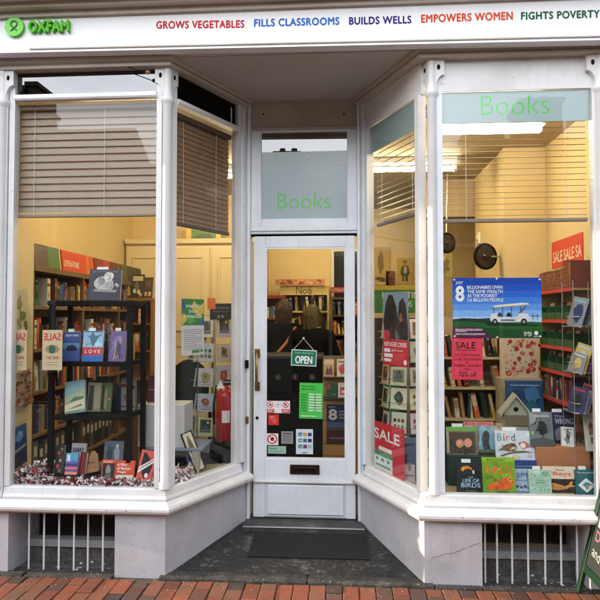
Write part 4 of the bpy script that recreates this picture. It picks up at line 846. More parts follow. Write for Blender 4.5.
# ---- wire spinner and cards
MOT = [S(60, 70, 60), S(120, 90, 60), S(150, 60, 50), S(80, 90, 120), S(70, 60, 50), S(150, 140, 90), S(90, 120, 90)]
MOTN = ['dark green', 'brown', 'red', 'slate blue', 'umber', 'olive', 'sage']
def spinner(cx, cy, zt_, zb_, rows, label, where, group, cols=4, base_ang=-90, cw=.115, ch=.15, stock=(195, 190, 175), seed=1, pxs=0):
    q = random.Random(seed)
    r = .19
    e = empty('card_spinner', (cx, cy, FZ), (0, 0, 0), label, 'card stand')
    MB().tube([(0, 0, 0), (0, 0, zt_-FZ)], .012, STEEL, 8).build('pole', e)
    MB().lathe([(.19, 0), (.19, .015), (.03, .03)], (0, 0, 0), STEEL, 20).build('base', e)
    dz = (zt_-zb_)/rows
    for c in range(cols):
        an = R(base_ang+(c-(cols-1)/2)*46); d = Vector((math.cos(an), math.sin(an), 0)); t = Vector((-d.y, d.x, 0))
        w = MB()
        for rI in range(rows):
            z = zt_-dz*(rI+1)-FZ+.01
            for zz, oo in ((z, .02), (z+.05, .03)):
                w.tube([d*(r-.012)-t*cw*.55+Vector((0, 0, zz)), d*(r+oo)-t*cw*.55+Vector((0, 0, zz)), d*(r+oo)+t*cw*.55+Vector((0, 0, zz)), d*(r-.012)+t*cw*.55+Vector((0, 0, zz))], .0022, STEEL, 5)
        for s in (-1, 1): w.tube([d*(r-.014)+t*cw*.56*s+Vector((0, 0, zb_-FZ-.02)), d*(r-.014)+t*cw*.56*s+Vector((0, 0, zt_-FZ))], .003, STEEL, 5)
        for zz in (zt_-FZ-.01, zb_-FZ): w.tube([Vector((0, 0, zz)), d*(r-.014)+Vector((0, 0, zz))], .003, STEEL, 5)
        w.build('wire_column', e)
        for rI in range(rows):
            z = zt_-dz*(rI+1)+.0125; k = q.randrange(len(MOT)); st_ = [max(60, min(235, v+q.randrange(-22, 22))) for v in stock]
            m = MB(); W, H = cw*q.uniform(.88, 1), min(dz*.9, ch)*q.uniform(.85, 1)
            m.box(-W/2, W/2, 0, .012, 0, H, flat(S(*st_), .5, 0, 'card_stock', .04))
            typ = q.randrange(5)
            it = [('r', .16, .16, .84, .84, [v*1.0 for v in MOT[(k+2) % 7]])] if typ == 0 else []
            if typ == 3: it += [('r', .14, .2, .86, .9, MOT[(k+1) % 7]), ('p', [(.14, .2), (.5, .6), (.86, .35), (.86, .2)], MOT[(k+4) % 7]), ('e', .66, .74, .09, .07, S(225, 205, 150))]
            elif typ == 4: it += [('p', blob(.25+.25*(b_ % 3), .3+.3*(b_//3), .1, 8, q.randrange(999), .3), MOT[(k+b_) % 7]) for b_ in range(6)]
            else: it += [('p', blob(.5, .5, .22+.08*q.random(), 11, q.randrange(999), .3, 1, 1.2), MOT[k]), ('p', blob(.45+.1*q.random(), .55, .1, 9, q.randrange(999), .3), MOT[(k+3) % 7])]
            if typ == 2: it.append(('r', .2, .08, .8, .12, MOT[k]))
            deco(m, it, Vector((-W/2, 0, 0)), Vector((W, 0, 0)), Vector((0, 0, H)), FN)
            o = m.build('greeting_card', None, Vector((cx, cy, z))+d*(r-.002+.012), Euler((R(-7), 0, an+R(90))))
            tag(o, f'card with {MOTN[k]} motif, {ordn(rI+1)} down in the {ordn(c+1)} column of {where}', 'card', group)
    return e
spinner(-1.09, 1.22, 1.68, .48, 6, 'wire spinner of greeting cards behind the fire extinguisher', 'spinner behind extinguisher', 'cards on the spinner near the cupboard', 4, -72, .135, .165, seed=4, stock=(190, 188, 178))
# black header card on it
sheet('header_sign', 'small black hanging sign with white lettering above the card spinner', 'sign', (210, 303.5, 232, 320), 1.02, S(20, 22, 30), [('t', 'Greetings', .1, .62, .9, .82, S(120, 125, 135)), ('t', 'designed for you', .12, .44, .88, .54, S(120, 125, 135)), ('e', .4, .18, .06, .1, S(130, 130, 140)), ('e', .58, .18, .06, .1, S(130, 130, 140))], th=.006, zb=1.635)
# fire extinguisher
p = at(224, 440, .92); zt0 = at(224, 388, .92).z; zb0 = at(224, 441, .92).z
REDP = flat(S(170, 28, 34), .3, 0, 'red_enamel', .05)
st2 = MB(); st2.box(-.11, .11, -.09, .09, 0, zb0-FZ-.001, BLACKM, .004); tag(st2.build('stand_box', None, (p.x, .97, FZ)), 'black box stand holding up the red fire extinguisher', 'stand')
e = empty('fire_extinguisher', (p.x, .97, zb0), (0, 0, 0), 'red fire extinguisher with a white label inside the angled window by the door', 'fire extinguisher')
H = zt0-zb0
b_ = MB(); b_.lathe([(.07, 0), (.075, .01), (.075, H*.82), (.068, H*.9), (.045, H*.97), (.022, H), (.022, H+.02)], (0, 0, 0), REDP, 24); bd = b_.build('cylinder', e)
q = MB(); n = 10; R0 = .0757
q.add([(R0*math.cos(R(-100+50*k/n)), R0*math.sin(R(-100+50*k/n)), z) for z in (H*.35, H*.58) for k in range(n+1)], [(k, k+1, n+2+k, n+1+k) for k in range(n)], WPAPER, True); q.build('label', bd)
q = MB(); q.box(-.012, .07, -.01, .01, H+.02, H+.034, BLACKM, .003); q.box(-.012, .08, -.01, .01, H+.05, H+.06, BLACKM, .003); q.box(-.02, .02, -.014, .014, H+.0345, H+.0495, STEEL); q.build('handle', e)
MB().tube([(-.02, 0, H+.03), (-.07, -.01, H+.01), (-.088, -.02, H*.7), (-.086, -.02, H*.3)], .01, BLACKM, 8).build('hose', e)
MB().box(-.075, .075, -.078, -.0765, 0, .001, BLACKM).build('foot_ring', e)
tri = at(222, 384, .88); q = MB(); q.prism([(-.035, 0, 0), (.035, 0, 0), (0, 0, .065)], (0, .003, 0), WPAPER); tag(q.build('warning_sign', None, (tri.x-.01, .87, tri.z-.035)), 'small white triangular sign above the fire extinguisher', 'sign')
# notices on the angled pane
gl0 = Vector((*SL(.5), 0)); nL = Vector((dl.y, -dl.x, 0)); nR = Vector((-dr.y, dr.x, 0)); gr0 = Vector((*SR(.5), 0))
def on_glass(name, label, cat, px, side, col, items, off=-.0455, group=None, th=.0008, roll=0):
    n = nL if side == 'L' else nR; base = (gl0 if side == 'L' else gr0)+n*off
    a = atpl(px[0], (px[1]+px[3])/2, base, n); b = atpl(px[2], (px[1]+px[3])/2, base, n); mid = atpl((px[0]+px[2])/2, px[3], base, n); top = atpl((px[0]+px[2])/2, px[1], base, n)
    ux = Vector((b.x-a.x, b.y-a.y, 0)); w = ux.length; h = top.z-mid.z; ang = math.atan2(ux.y, ux.x)
    m = MB(); m.box(-w/2, w/2, 0, th, 0, h, flat(col, .4, 0, 'printed_sheet', .04)); deco(m, items, Vector((-w/2, 0, 0)), Vector((w, 0, 0)), Vector((0, 0, h)), FN, .0004)
    c = (a+b)/2; o = m.build(name, None, (c.x, c.y, mid.z), Euler((0, R(roll), ang))); return tag(o, label, cat, group)
GR = S(40, 130, 65); YL = S(225, 190, 50); BL = S(40, 80, 160); W2 = S(240, 238, 230)
on_glass('notice', 'green and yellow recruitment notice for a shop manager above white small print', 'notice', (181.5, 299, 204, 355), 'L', S(215, 215, 215),
   [('r', 0, .53, 1, 1, GR), ('p', [(0, .53), (.25, .62), (.1, .75), (0, .7)], YL), ('p', [(.55, .98), (.75, .85), (.98, .95), (.98, .75), (.7, .7), (.4, .85)], YL), ('p', [(.8, .53), (1, .53), (1, .68)], BL), ('p', [(0, .8), (.18, .9), (0, .98)], BL), ('p', [(.3, .55), (.6, .6), (.5, .7), (.25, .68)], S(90, 170, 70)),
    ('t', 'WANTED', .16, .84, .84, .90, W2, .045), ('t', 'SHOP', .3, .75, .7, .81, W2, .045), ('t', 'MANAGER', .1, .66, .9, .72, W2, .045)] + [('r', .1, .1+.035*k, .9-(.3 if k % 4 == 3 else 0), .112+.035*k, S(165, 165, 165)) for k in range(11)] + [('r', .45, .04, .78, .09, S(70, 140, 70)), ('e', .88, .07, .05, .03, S(60, 130, 60))])
on_glass('sticker', 'bright orange round price sticker on the angled pane', 'sticker', (207.5, 298, 215.5, 309), 'L', S(240, 110, 50), [('e', .5, .5, .5, .5, S(245, 118, 55)), ('r', .3, .5, .7, .56, S(225, 80, 40)), ('r', .35, .4, .65, .45, S(225, 80, 40))])
sheet('shelf_sign', 'green sign with a pale word on top of the panelled cupboard', 'sign', (186, 222, 221, 240), 3.0, S(85, 120, 50), [('r', 0, 0, .15, 1, S(215, 190, 90)), ('r', .86, 0, 1, 1, S(215, 180, 80)), ('t', 'Nature', .2, .5, .6, .9, S(165, 190, 110), .02), ('p', [(.2, .05), (.8, .05), (.7, .35), (.4, .3)], S(50, 85, 35))], th=.01, zb=2.5605, lean=3)

# black chair half hidden behind the white box
p = at(187, 447, 1.0); e = empty('chair', (p.x, 1.06, FZ), (0, 0, R(25)), 'black padded chair behind the white box and the card spinner', 'chair')
zt5 = at(187, 360, 1.0).z-FZ
q = MB(); q.prism([(.17*math.cos(R(a))*(1 if abs(math.cos(R(a))) < .7 else .95), -.02, zt5-.22+.22*math.sin(R(a))) for a in range(-60, 241, 12)], (0, .05, 0), BLACKM); q.build('backrest', e)
MB().box(-.2, .2, -.42, -.02, .43, .49, BLACKM, .02).build('seat', e)
for x in (-.17, .17):
    for y in (-.39, .0): MB().tube([(x, y, 0), (x, y, .43 if y < -.1 else .75)], .012, BLACKM, 8).build('leg', e)
# ================================================================== DISPLAY, FRONT WINDOW BY THE SECOND COLUMN (birds)
# printed poster with the golf cart
a = at(453, 338, .045); b = at(541.5, 277.5, .045); pw, ph = b.x-a.x, b.z-a.z
it = []
skyc = [(24, 70, 168), (30, 82, 184), (44, 102, 200), (64, 124, 212), (94, 148, 222), (132, 176, 230), (172, 204, 236)]
for k, c in enumerate(skyc): it.append(('r', 0, .92-.108*k-.03, 1, 1-.108*k, S(*c)))
it += [('p', [(0, .31), (.12, .33), (.3, .32), (.45, .335), (.5, .3), (.5, .2), (0, .2)], S(40, 50, 48)), ('p', [(0, 0), (1, 0), (1, .26), (.7, .29), (.4, .255), (0, .28)], S(34, 92, 40)), ('p', [(0, .0), (1, .0), (1, .10), (.5, .16), (0, .2)], S(28, 72, 34)), ('p', [(.36, .26), (.95, .22), (.97, .2), (.4, .2)], S(20, 48, 28)),
       ('p', [(.0, .0), (.42, .0), (.36, .12), (.26, .19), (.1, .19), (.0, .16)], S(90, 30, 70)),
       ('p', [(.44, .52), (.50, .545), (.78, .585), (.85, .58), (.86, .555), (.48, .51)], S(225, 220, 205)), ('p', [(.44, .505), (.86, .55), (.86, .535), (.47, .492)], S(160, 150, 130))]
for x in (.46, .56, .66, .76): it.append(('r', x, .3, x+.008, .52, S(60, 62, 66)))
it += [('p', [(.42, .30), (.43, .40), (.5, .42), (.52, .35), (.72, .35), (.76, .42), (.84, .40), (.86, .36), (.87, .27), (.6, .26), (.44, .27)], S(215, 215, 212)),
       ('p', [(.74, .42), (.82, .54), (.835, .54), (.77, .41)], S(90, 95, 100)), ('e', .475, .27, .03, .05, S(25, 25, 28)), ('e', .475, .27, .014, .024, S(150, 150, 150)), ('e', .80, .27, .034, .055, S(25, 25, 28)), ('e', .80, .27, .016, .026, S(150, 150, 150)), ('p', [(.5, .36), (.52, .42), (.55, .42), (.56, .35)], S(40, 42, 45)), ('p', [(.6, .36), (.62, .42), (.65, .42), (.66, .35)], S(40, 42, 45)), ('r', .54, .28, .7, .31, S(110, 110, 112)),
       ('r', .90, .30, .905, .42, S(50, 52, 55)), ('r', .95, .3, .955, .40, S(50, 52, 55)), ('r', .88, .36, .97, .368, S(50, 52, 55)),
       ('t', 'JUST', .035, .885, .12, .94, W2, .03), ('t', '8', .03, .60, .135, .87, W2, .06), ('t', 'BILLIONAIRES OWN', .165, .815, .565, .87, W2, .03), ('t', 'THE SAME WEALTH', .165, .745, .565, .80, W2, .03), ('t', 'AS THE POOREST', .165, .675, .505, .73, W2, .03), ('t', '3.6 BILLION PEOPLE', .165, .605, .575, .66, W2, .03),
       ('r', .03, .125, .33, .132, W2), ('t', 'BECAUSE A BETTER WORLD IS', .03, .135, .34, .155, W2, .02), ('t', 'POSSIBLE', .03, .10, .15, .12, W2, .02), ('t', 'WWW.OXFAM.ORG.UK/EVENITUP', .03, .05, .36, .08, W2, .02), ('t', 'EVEN', .8, .07, .885, .105, W2, .04), ('t', 'IT UP', .8, .03, .885, .065, W2, .04), ('e', .935, .085, .022, .034, W2), ('t', 'OXFAM', .905, .02, .97, .04, W2, .03)]
m = MB(); m.box(-pw/2, pw/2, 0, .001, 0, ph, flat(S(30, 80, 170), .3, 0, 'poster_paper', .03)); deco(m, it, Vector((-pw/2, 0, 0)), Vector((pw, 0, 0)), Vector((0, 0, ph)), FN, .00025, .3)
for u, v in ((.02, .97), (.98, .97), (.02, .03), (.98, .03), (.5, .985), (.5, .015)): m.lathe([(.006, -.004), (.006, -.0005)], (-pw/2+pw*u, 0, ph*v), WPAPER, 8, 'y')
tag(m.build('poster', None, (a.x+pw/2, .050, a.z)), 'blue poster of a white golf cart under bold white lettering, on the front window', 'poster')
# hand-written sale notice
HANDC = S(30, 14, 18)
it = [('t', 'SALE', .12, .74, .78, .9, HANDC, .02), ('t', 'All Christmas', .08, .56, .9, .63, HANDC, -.005), ('t', 'Cards, Decorations', .06, .45, .95, .53, HANDC, -.005), ('t', '+', .45, .39, .52, .43, HANDC), ('t', 'Advent Calendars', .06, .31, .95, .38, HANDC, -.005), ('t', 'Now', .4, .23, .58, .29, HANDC, -.005), ('t', '70% off', .22, .07, .8, .19, HANDC, .0), ('r', .12, .70, .8, .71, HANDC)]
sheet('notice', 'red paper notice with a handwritten sale list under the golf cart poster', 'notice', (452, 337.8, 482.5, 379.5), .052, S(225, 62, 82), it)
# riser blocks
m = MB(); a = at(448.5, 456, .27); b = at(484, 456, .27); TOPR = .735
GB = flat(S(24, 50, 36), .6, 0, 'dark_green_cloth', .1); m.box(a.x, at(537, 460, .27).x, .27, .50, PZ, TOPR, GB, .004); tag(m.build('display_block', None), 'dark green cloth-covered block lifting the second row of bird books', 'block')
a = at(536, 449, .24); b = at(590, 449, .24); OB = a.z+.012
m = MB(); m.box(a.x, b.x, .24, .46, PZ, OB, flat(S(178, 116, 76), .7, 0, 'peach_card', .08), .003); tag(m.build('cardboard_box', None), 'plain peach cardboard box holding up the dark tree book and a small tin', 'box')
a = at(495, 430, .56); b = at(535, 430, .56); BHZ = a.z
m = MB(); m.box(a.x-.02, b.x+.02, .52, .74, PZ, BHZ, flat(S(190, 185, 170), .5, 0, 'cream_laminate', .05), .004); tag(m.build('display_block', None), 'cream block under the wooden bird house', 'block')
# bottom row of books
PY = .10
book('book', 'dark hardback with a toucan on its cover, end of the lowest row by the column', (457.5, 464, 484, 497), PY, S(28, 34, 40), [('p', [(.15, .76), (.22, .87), (.42, .9), (.58, .82), (.64, .74), (.46, .8), (.3, .78), (.24, .7)], S(235, 130, 40)), ('p', [(.17, .78), (.24, .86), (.36, .88), (.28, .78)], S(240, 200, 90)), ('p', [(.56, .8), (.7, .82), (.85, .7), (.9, .5), (.75, .52), (.66, .66)], S(12, 12, 14)), ('p', [(.58, .74), (.66, .76), (.66, .64), (.6, .64)], S(240, 230, 210)),
     *strokes(26, .05, .02, .95, .18, .2, .01, [S(40, 60, 36), S(60, 84, 48), S(24, 40, 28)], 14, .3, 2.6), *strokes(14, .2, .72, .6, .88, .08, .006, [S(245, 160, 60), S(205, 100, 30)], 15, -.2, .5), ('t', 'THE', .42, .5, .6, .55, S(150, 190, 215), .01), ('t', 'LIFE OF', .2, .36, .82, .48, S(170, 205, 225), .02), ('t', 'BIRDS', .14, .2, .86, .34, S(170, 205, 225), .02), ('t', 'DAVID A', .3, .06, .7, .1, S(160, 160, 160)), ('r', .05, .0, .95, .03, S(60, 70, 40))], zb=PZ, th=.03, slip=True, lean=9)
book('book', 'lime green annual titled BIRDS with an orange bird, lowest row', (483.5, 459, 516, 498), .085, S(120, 165, 30), [('r', 0, .88, 1, .99, S(150, 185, 40)), ('t', 'AMAZING', .12, .9, .7, .96, S(40, 60, 20), .02), ('t', 'BIRDS', .08, .56, .92, .76, S(215, 120, 45), .03), ('p', [(.08, .2), (.25, .3), (.5, .34), (.6, .44), (.78, .5), (.9, .44), (.95, .34), (.86, .2), (.7, .12), (.4, .14), (.2, .12)], S(228, 95, 35)), ('p', [(.7, .4), (.82, .47), (.9, .4), (.84, .32)], S(240, 185, 60)), *strokes(60, .2, .16, .8, .42, .1, .008, [S(200, 70, 30), S(245, 130, 60), S(170, 55, 25), S(240, 165, 70)], 11, -.2, .7), *strokes(24, .3, .01, .95, .1, .12, .008, [S(60, 85, 30), S(120, 150, 50)], 12, 0, 3), ('e', .82, .42, .025, .02, S(20, 20, 20)), ('p', [(.3, .02), (.8, .02), (.74, .1), (.4, .1)], S(70, 95, 30)), ('r', .0, .0, .1, .55, S(100, 145, 30))], zb=PZ, lean=10)
book('book', 'pale blue book of small bird sketches half hidden in the lowest row', (514, 470, 533, 498), .125, S(165, 185, 205), [('t', 'SPE', .18, .66, .88, .84, S(60, 90, 140), .01), ('r', .1, .5, .9, .54, S(120, 140, 170))]+[('p', blob(.2+.2*k, .28-.04*(k % 2), .07, 8, k, .2, 1.2, .9), S(60, 70, 90)) for k in range(4)]+[('r', 0, 0, 1, .1, S(110, 135, 165))], zb=PZ, lean=10)
book('book', 'mint green book sprinkled with tiny leaves, lowest row', (530, 471, 552, 499), .095, S(172, 200, 180), [('p', [(x, y), (x+.05*math.cos(t), y+.04*math.sin(t)), (x+.1*math.cos(t+.3), y+.07*math.sin(t+.3)), (x+.05*math.cos(t+.6), y+.05*math.sin(t+.6))], S(50, 80, 60)) for x, y, t in ((.12, .8, .4), (.3, .88, 5.8), (.6, .86, .3), (.84, .76, 2.), (.1, .6, 1.2), (.86, .55, 2.4), (.12, .4, 5.5), (.85, .34, 2.2), (.2, .22, .2), (.45, .18, .6), (.7, .2, 1.9))] + [('r', .0, .0, 1, .05, S(40, 50, 45)), ('e', .5, .5, .26, .2, S(150, 195, 165)), ('t', 'a quiet', .34, .55, .66, .6, S(45, 90, 70)), ('t', 'garden', .32, .45, .68, .52, S(45, 90, 70))], zb=PZ, slip=True, lean=10)
book('book', 'white topped book with orange title over a wading bird on black, lowest row', (544.5, 468, 577, 499), .11, S(222, 208, 180), [('r', 0, 0, 1, .56, S(38, 34, 32)), ('t', 'Steven', .4, .86, .66, .91, S(40, 80, 120)), ('t', 'Boyz', .3, .64, .86, .82, S(225, 95, 40), .03), ('p', [(.08, .3), (.3, .42), (.5, .36), (.62, .3), (.75, .36), (.82, .48), (.9, .46), (.84, .36), (.98, .3), (.8, .28), (.66, .2), (.4, .16), (.2, .2)], S(200, 140, 70)), *strokes(30, .2, .2, .7, .36, .1, .007, [S(160, 105, 50), S(225, 175, 110), S(120, 80, 40)], 8, 0, .6), ('r', .1, .03, .9, .07, S(180, 150, 90))], zb=PZ, slip=False, lean=10)
book('book', 'teal book with a kingfisher in a white diamond, lowest row by the chalkboard', (576.5, 471, 598, 500), .10, S(22, 95, 105), [('p', [(.5, .12), (.9, .4), (.5, .68), (.1, .4)], S(225, 228, 220)), ('p', [(.3, .42), (.45, .52), (.58, .52), (.66, .46), (.86, .4), (.64, .4), (.6, .28), (.48, .22), (.42, .34)], S(50, 140, 170)), ('p', [(.5, .24), (.6, .3), (.6, .42), (.5, .4)], S(215, 130, 60)), ('t', 'The Kingfisher', .1, .84, .9, .92, S(210, 225, 220))], zb=PZ, slip=True, lean=10)
# middle row
book('book', 'book with two brown eggs and a green band, second row by the column', (447, 428, 478, 457), .30, S(120, 105, 85), [('r', 0, .84, 1, 1, S(110, 165, 60)), ('r', .08, .05, .92, .8, S(75, 55, 42)), ('p', blob(.5, .2, .36, 16, 5, .25, 1, .5), S(50, 38, 30)), *strokes(70, .12, .1, .9, .5, .22, .008, [S(95, 72, 50), S(40, 30, 24), S(130, 100, 70), S(65, 50, 38)], 5), ('e', .42, .4, .13, .15, S(205, 140, 105)), ('e', .68, .42, .13, .16, S(215, 150, 115)), ('e', .4, .44, .05, .06, S(225, 170, 140)), ('r', .0, .05, .08, .84, S(165, 150, 120))], zb=TOPR, slip=True, lean=12)
book('book', 'book titled Birds of Prey with two grey hawks, second row', (465, 423, 495, 458), .33, S(130, 175, 190), [('r', 0, .86, 1, 1, S(215, 120, 110)), ('t', 'Birds of Prey', .05, .88, .95, .97, S(40, 20, 20), .01), ('p', [(.22, .15), (.2, .5), (.3, .76), (.42, .8), (.5, .7), (.5, .4), (.45, .1)], S(95, 85, 80)), ('p', [(.34, .3), (.4, .7), (.46, .68), (.46, .2)], S(165, 155, 145)), ('p', [(.62, .1), (.58, .45), (.66, .68), (.76, .72), (.84, .6), (.8, .3), (.86, .08)], S(50, 50, 58)), *strokes(45, .2, .15, .48, .72, .09, .007, [S(70, 60, 55), S(130, 118, 108), S(190, 180, 168)], 6, 1, 2.2), *strokes(40, .58, .12, .84, .66, .09, .007, [S(32, 32, 38), S(80, 82, 92), S(110, 110, 118)], 7, 1, 2.2), ('r', 0, 0, 1, .1, S(85, 90, 70))], zb=TOPR+.01, lean=12, th=.016)
book('book', 'large white book titled Bird with a brown sparrow and eggs, second row', (496.5, 432, 536.5, 463), .255, S(205, 212, 215), [('t', 'B', .05, .66, .16, .9, S(90, 150, 160), .01), ('t', 'i', .2, .66, .24, .88, S(160, 120, 60), .01), ('t', 'r', .28, .66, .36, .82, S(200, 90, 60), .01), ('t', 'd', .4, .66, .5, .9, S(90, 100, 120), .01), ('p', [(.14, .42), (.25, .54), (.4, .6), (.5, .56), (.54, .46), (.46, .34), (.3, .32), (.2, .36), (.04, .34)], S(130, 95, 60)), ('p', [(.36, .36), (.48, .4), (.5, .5), (.4, .46)], S(215, 200, 175)), ('e', .45, .53, .05, .06, S(110, 60, 35)), *strokes(36, .16, .34, .5, .54, .07, .006, [S(95, 65, 40), S(165, 125, 85), S(70, 48, 32)], 13, -.3, .6), ('p', [(.1, .2), (.4, .32), (.7, .35), (.95, .3), (.7, .3), (.4, .27), (.12, .16)], S(110, 90, 60)), ('e', .7, .52, .08, .1, S(215, 120, 100)), ('p', [(.56, .6), (.72, .66), (.84, .56), (.8, .46), (.66, .44)], S(190, 90, 70)), ('e', .68, .52, .07, .09, S(220, 215, 205)), ('e', .48, .14, .09, .09, S(205, 190, 150)), ('r', .9, .88, .98, .98, S(120, 190, 70)), ('e', .82, .2, .05, .05, S(180, 190, 195))], zb=TOPR-.03, lean=12, slip=True, th=.025)
book('book', 'navy blue book lying upright behind the pale blue sketch book', (510, 461, 537, 478), .21, S(38, 70, 125), [('r', .1, .6, .9, .64, S(150, 170, 200))], zb=PZ+.09, lean=6)
m = MB(); m.box(at(508, 470, .2).x, at(538, 470, .2).x, .195, .262, PZ, PZ+.09, GB, .002); tag(m.build('display_block', None), 'low dark cloth step behind the pale blue sketch book', 'block')
book('book', 'dark grey book with a black tree cover standing on the peach box', (530.5, 413, 554, 447), .27, S(110, 118, 118), [('p', blob(.55, .55, .24, 16, 8, .3, 1, .8), S(22, 24, 25)), *strokes(90, .24, .36, .86, .8, .06, .011, [S(22, 24, 25), S(40, 44, 44), S(14, 15, 16)], 9), *strokes(18, 0, .02, 1, .2, .3, .008, [S(90, 98, 94), S(55, 60, 58)], 10, -.2, .2), ('r', .52, .2, .57, .5, S(22, 24, 25)), ('p', [(0, 0), (1, 0), (1, .18), (.5, .26), (0, .2)], S(70, 76, 74)), ('t', 'DIGGING', .25, .84, .8, .9, S(215, 220, 215)), ('p', [(.0, .6), (.25, .7), (.3, .9), (0, 1)], S(145, 150, 148))], zb=OB, slip=True, lean=12)
book('book', 'navy boxed set with pale lettering standing behind the small tin', (549, 413, 577, 447), .36, S(32, 38, 78), [('t', 'WRONG?', .25, .62, .95, .8, S(205, 210, 225), .02), ('t', 'Whats', .25, .83, .6, .92, S(170, 175, 200)), ('p', blob(.4, .3, .2, 12, 4), S(140, 130, 150)), ('p', blob(.7, .25, .15, 12, 6), S(60, 70, 130))], zb=OB, slip=True, lean=8, th=.04)
book('book', 'small white book with a grey drawing, leaning on the peach box edge', (561, 427, 575, 449), .255, S(215, 215, 205), [('p', blob(.5, .5, .26, 12, 14, .4, .8, 1.5), S(120, 125, 120)), ('p', blob(.5, .5, .12, 10, 15, .4), S(60, 65, 62)), ('r', .15, .86, .85, .9, S(90, 90, 90))], zb=OB, lean=13, roll=4)
book('book', 'mottled blue hardback standing behind the bird house', (508, 381.5, 544.5, 428), .78, S(38, 80, 125), [('p', blob(.3, .6, .26, 14, 2, .35, 1.2, .8), S(28, 55, 95)), *strokes(80, .03, .03, .97, .85, .14, .01, [S(30, 66, 120), S(60, 110, 160), S(24, 48, 92), S(40, 120, 140), S(80, 80, 150)], 16), ('p', blob(.7, .7, .2, 14, 3, .35), S(55, 110, 155)), ('p', blob(.65, .35, .22, 14, 4, .35), S(30, 100, 120)), ('p', blob(.25, .25, .16, 12, 5, .35), S(60, 80, 150)), ('r', .1, .88, .9, .91, S(120, 160, 190))], zb=BHZ-.01, lean=8, th=.03)
m = MB(); m.box(at(500, 430, .76).x, at(552, 430, .76).x, .745, .92, PZ, BHZ-.0105, flat(S(190, 185, 170), .5, 0, 'cream_laminate', .05), .004); tag(m.build('display_block', None), 'cream block under the mottled blue hardback', 'block')
# bird house
a = at(499, 430, .58); b = at(532, 391, .58); w = (b.x-a.x)*.86; h = b.z-BHZ-.02; wx = w/2
e = empty('bird_house', ((a.x+b.x)/2, .60, BHZ), (0, 0, R(-6)), 'small pitched-roof wooden bird house with a round hole', 'bird house')
BH = flat(S(170, 172, 150), .6, 0, 'pale_painted_wood', .12); BH2 = flat(S(120, 105, 82), .6, 0, 'weathered_wood', .15)
eh = h*.52
m = MB(); m.prism([(-wx*.78, -.05, .012), (wx*.78, -.05, .012), (wx*.78, -.05, eh), (0, -.05, h*.93), (-wx*.78, -.05, eh)], (0, .11, 0), BH); bd = m.build('body', e)
q = MB(); q.add([(.017*math.cos(R(24*k)), -.0508, eh*1.12+.017*math.sin(R(24*k))) for k in range(15)], [list(range(15))], BLACKM); q.build('entrance_hole', bd)
q = MB(); q.box(-wx*.76, wx*.76, -.056, -.0505, .03, eh*.82, BH2, .002); q.build('front_board', bd)
for s in (-1, 1):
    q = MB(); q.prism([(0, -.075, h*.93), (0, -.075, h), (s*wx*1.12, -.075, eh*.84), (s*wx*1.12, -.075, eh*.84-.018)] if s > 0 else [(0, -.075, h*.93), (s*wx*1.12, -.075, eh*.84-.018), (s*wx*1.12, -.075, eh*.84), (0, -.075, h)], (0, .15, 0), BH); q.build('roof_board', e)
MB().box(-wx*1.1, wx*1.1, -.085, .07, 0, .012, BH, .002).build('base_board', e)
# floral gift bag on a tall stand
a = at(502.5, 378, .98); b = at(538.5, 338, .98)
m = MB(); m.box(a.x-.015, b.x+.015, .96, 1.14, FZ, a.z, flat(S(185, 170, 135), .5, 0, 'cream_laminate', .05), .003); tag(m.build('display_stand', None), 'tall cream stand under the floral box file', 'stand')
rq = random.Random(33); W_, H_ = b.x-a.x, b.z-a.z
fl_ = []
for k in range(34):
    u, v = rq.uniform(.08, .92), rq.uniform(.06, .94); c = rq.choice([S(205, 85, 90), S(220, 120, 110), S(190, 60, 60), S(225, 150, 130), S(205, 140, 70)]); r = rq.uniform(.04, .08)
    fl_.append(('p', blob(u, v, r, 10, k, .25, 1, W_/H_), c)); fl_.append(('p', blob(u, v, r*.4, 8, k+50, .2, 1, W_/H_), rq.choice([S(240, 200, 120), S(150, 40, 50)])))
for k in range(34):
    u, v, t = rq.uniform(.05, .95), rq.uniform(.05, .95), rq.uniform(0, 6.3); fl_.append(('p', [(u, v), (u+.03*math.cos(t-.5), v+.03*math.sin(t-.5)), (u+.07*math.cos(t), v+.07*math.sin(t)), (u+.03*math.cos(t+.5), v+.03*math.sin(t+.5))], rq.choice([S(80, 110, 70), S(110, 130, 80), S(60, 80, 60)])))
m = MB(); m.box(-W_/2, W_/2, 0, .08, 0, H_, flat(S(215, 195, 165), .5, 0, 'floral_paper', .05), .002)
fl2 = [x for x in fl_ if x[0] != 'p' or all(.0 <= u <= 1 and .0 <= v <= 1 for u, v in x[1])]
deco(m, fl2, Vector((-W_/2, 0, 0)), Vector((W_, 0, 0)), Vector((0, 0, H_)), FN, .00006); tag(m.build('box_file', None, ((a.x+b.x)/2, .985, a.z+.0005)), 'cream box file printed all over with red and pink flowers', 'box')
# ---- shelves with red edges along the side wall
REDE = flat(S(205, 55, 40), .45, 0, 'red_edge_strip', .06)
SX = 1.54; ys0, ys1 = .34, 1.06
zs = [atX(560, 289.5, SX).z, atX(560, 320, SX).z, atX(560, 347, SX).z, atX(560, 372, SX).z, atX(560, 401, SX).z]
e = empty('wall_shelves', (SX, (ys0+ys1)/2, FZ), (0, 0, 0), 'narrow wall shelves edged in red beside the floral box file', 'shelves')
for z in zs:
    s = MB().box(0, .20, -.36, .36, z-FZ-.014, z-FZ, flat(S(170, 130, 80), .5, 0, 'shelf_board', .1)).build('shelf', e)
    MB().box(-.006, -.0005, -.36, .36, z-FZ-.02, z-FZ+.004, REDE).build('edge_strip', s)
for y in (.365,): MB().box(  .02, .20, y-.004, y+.004, 0, 1.905-FZ, flat(S(180, 150, 95), .5, 0, 'shelf_side', .1)).build('side_panel', e)
MB().box(  .2005, .2025, -.36, .36, 0, 1.905-FZ, TAN).build('back_panel', e)
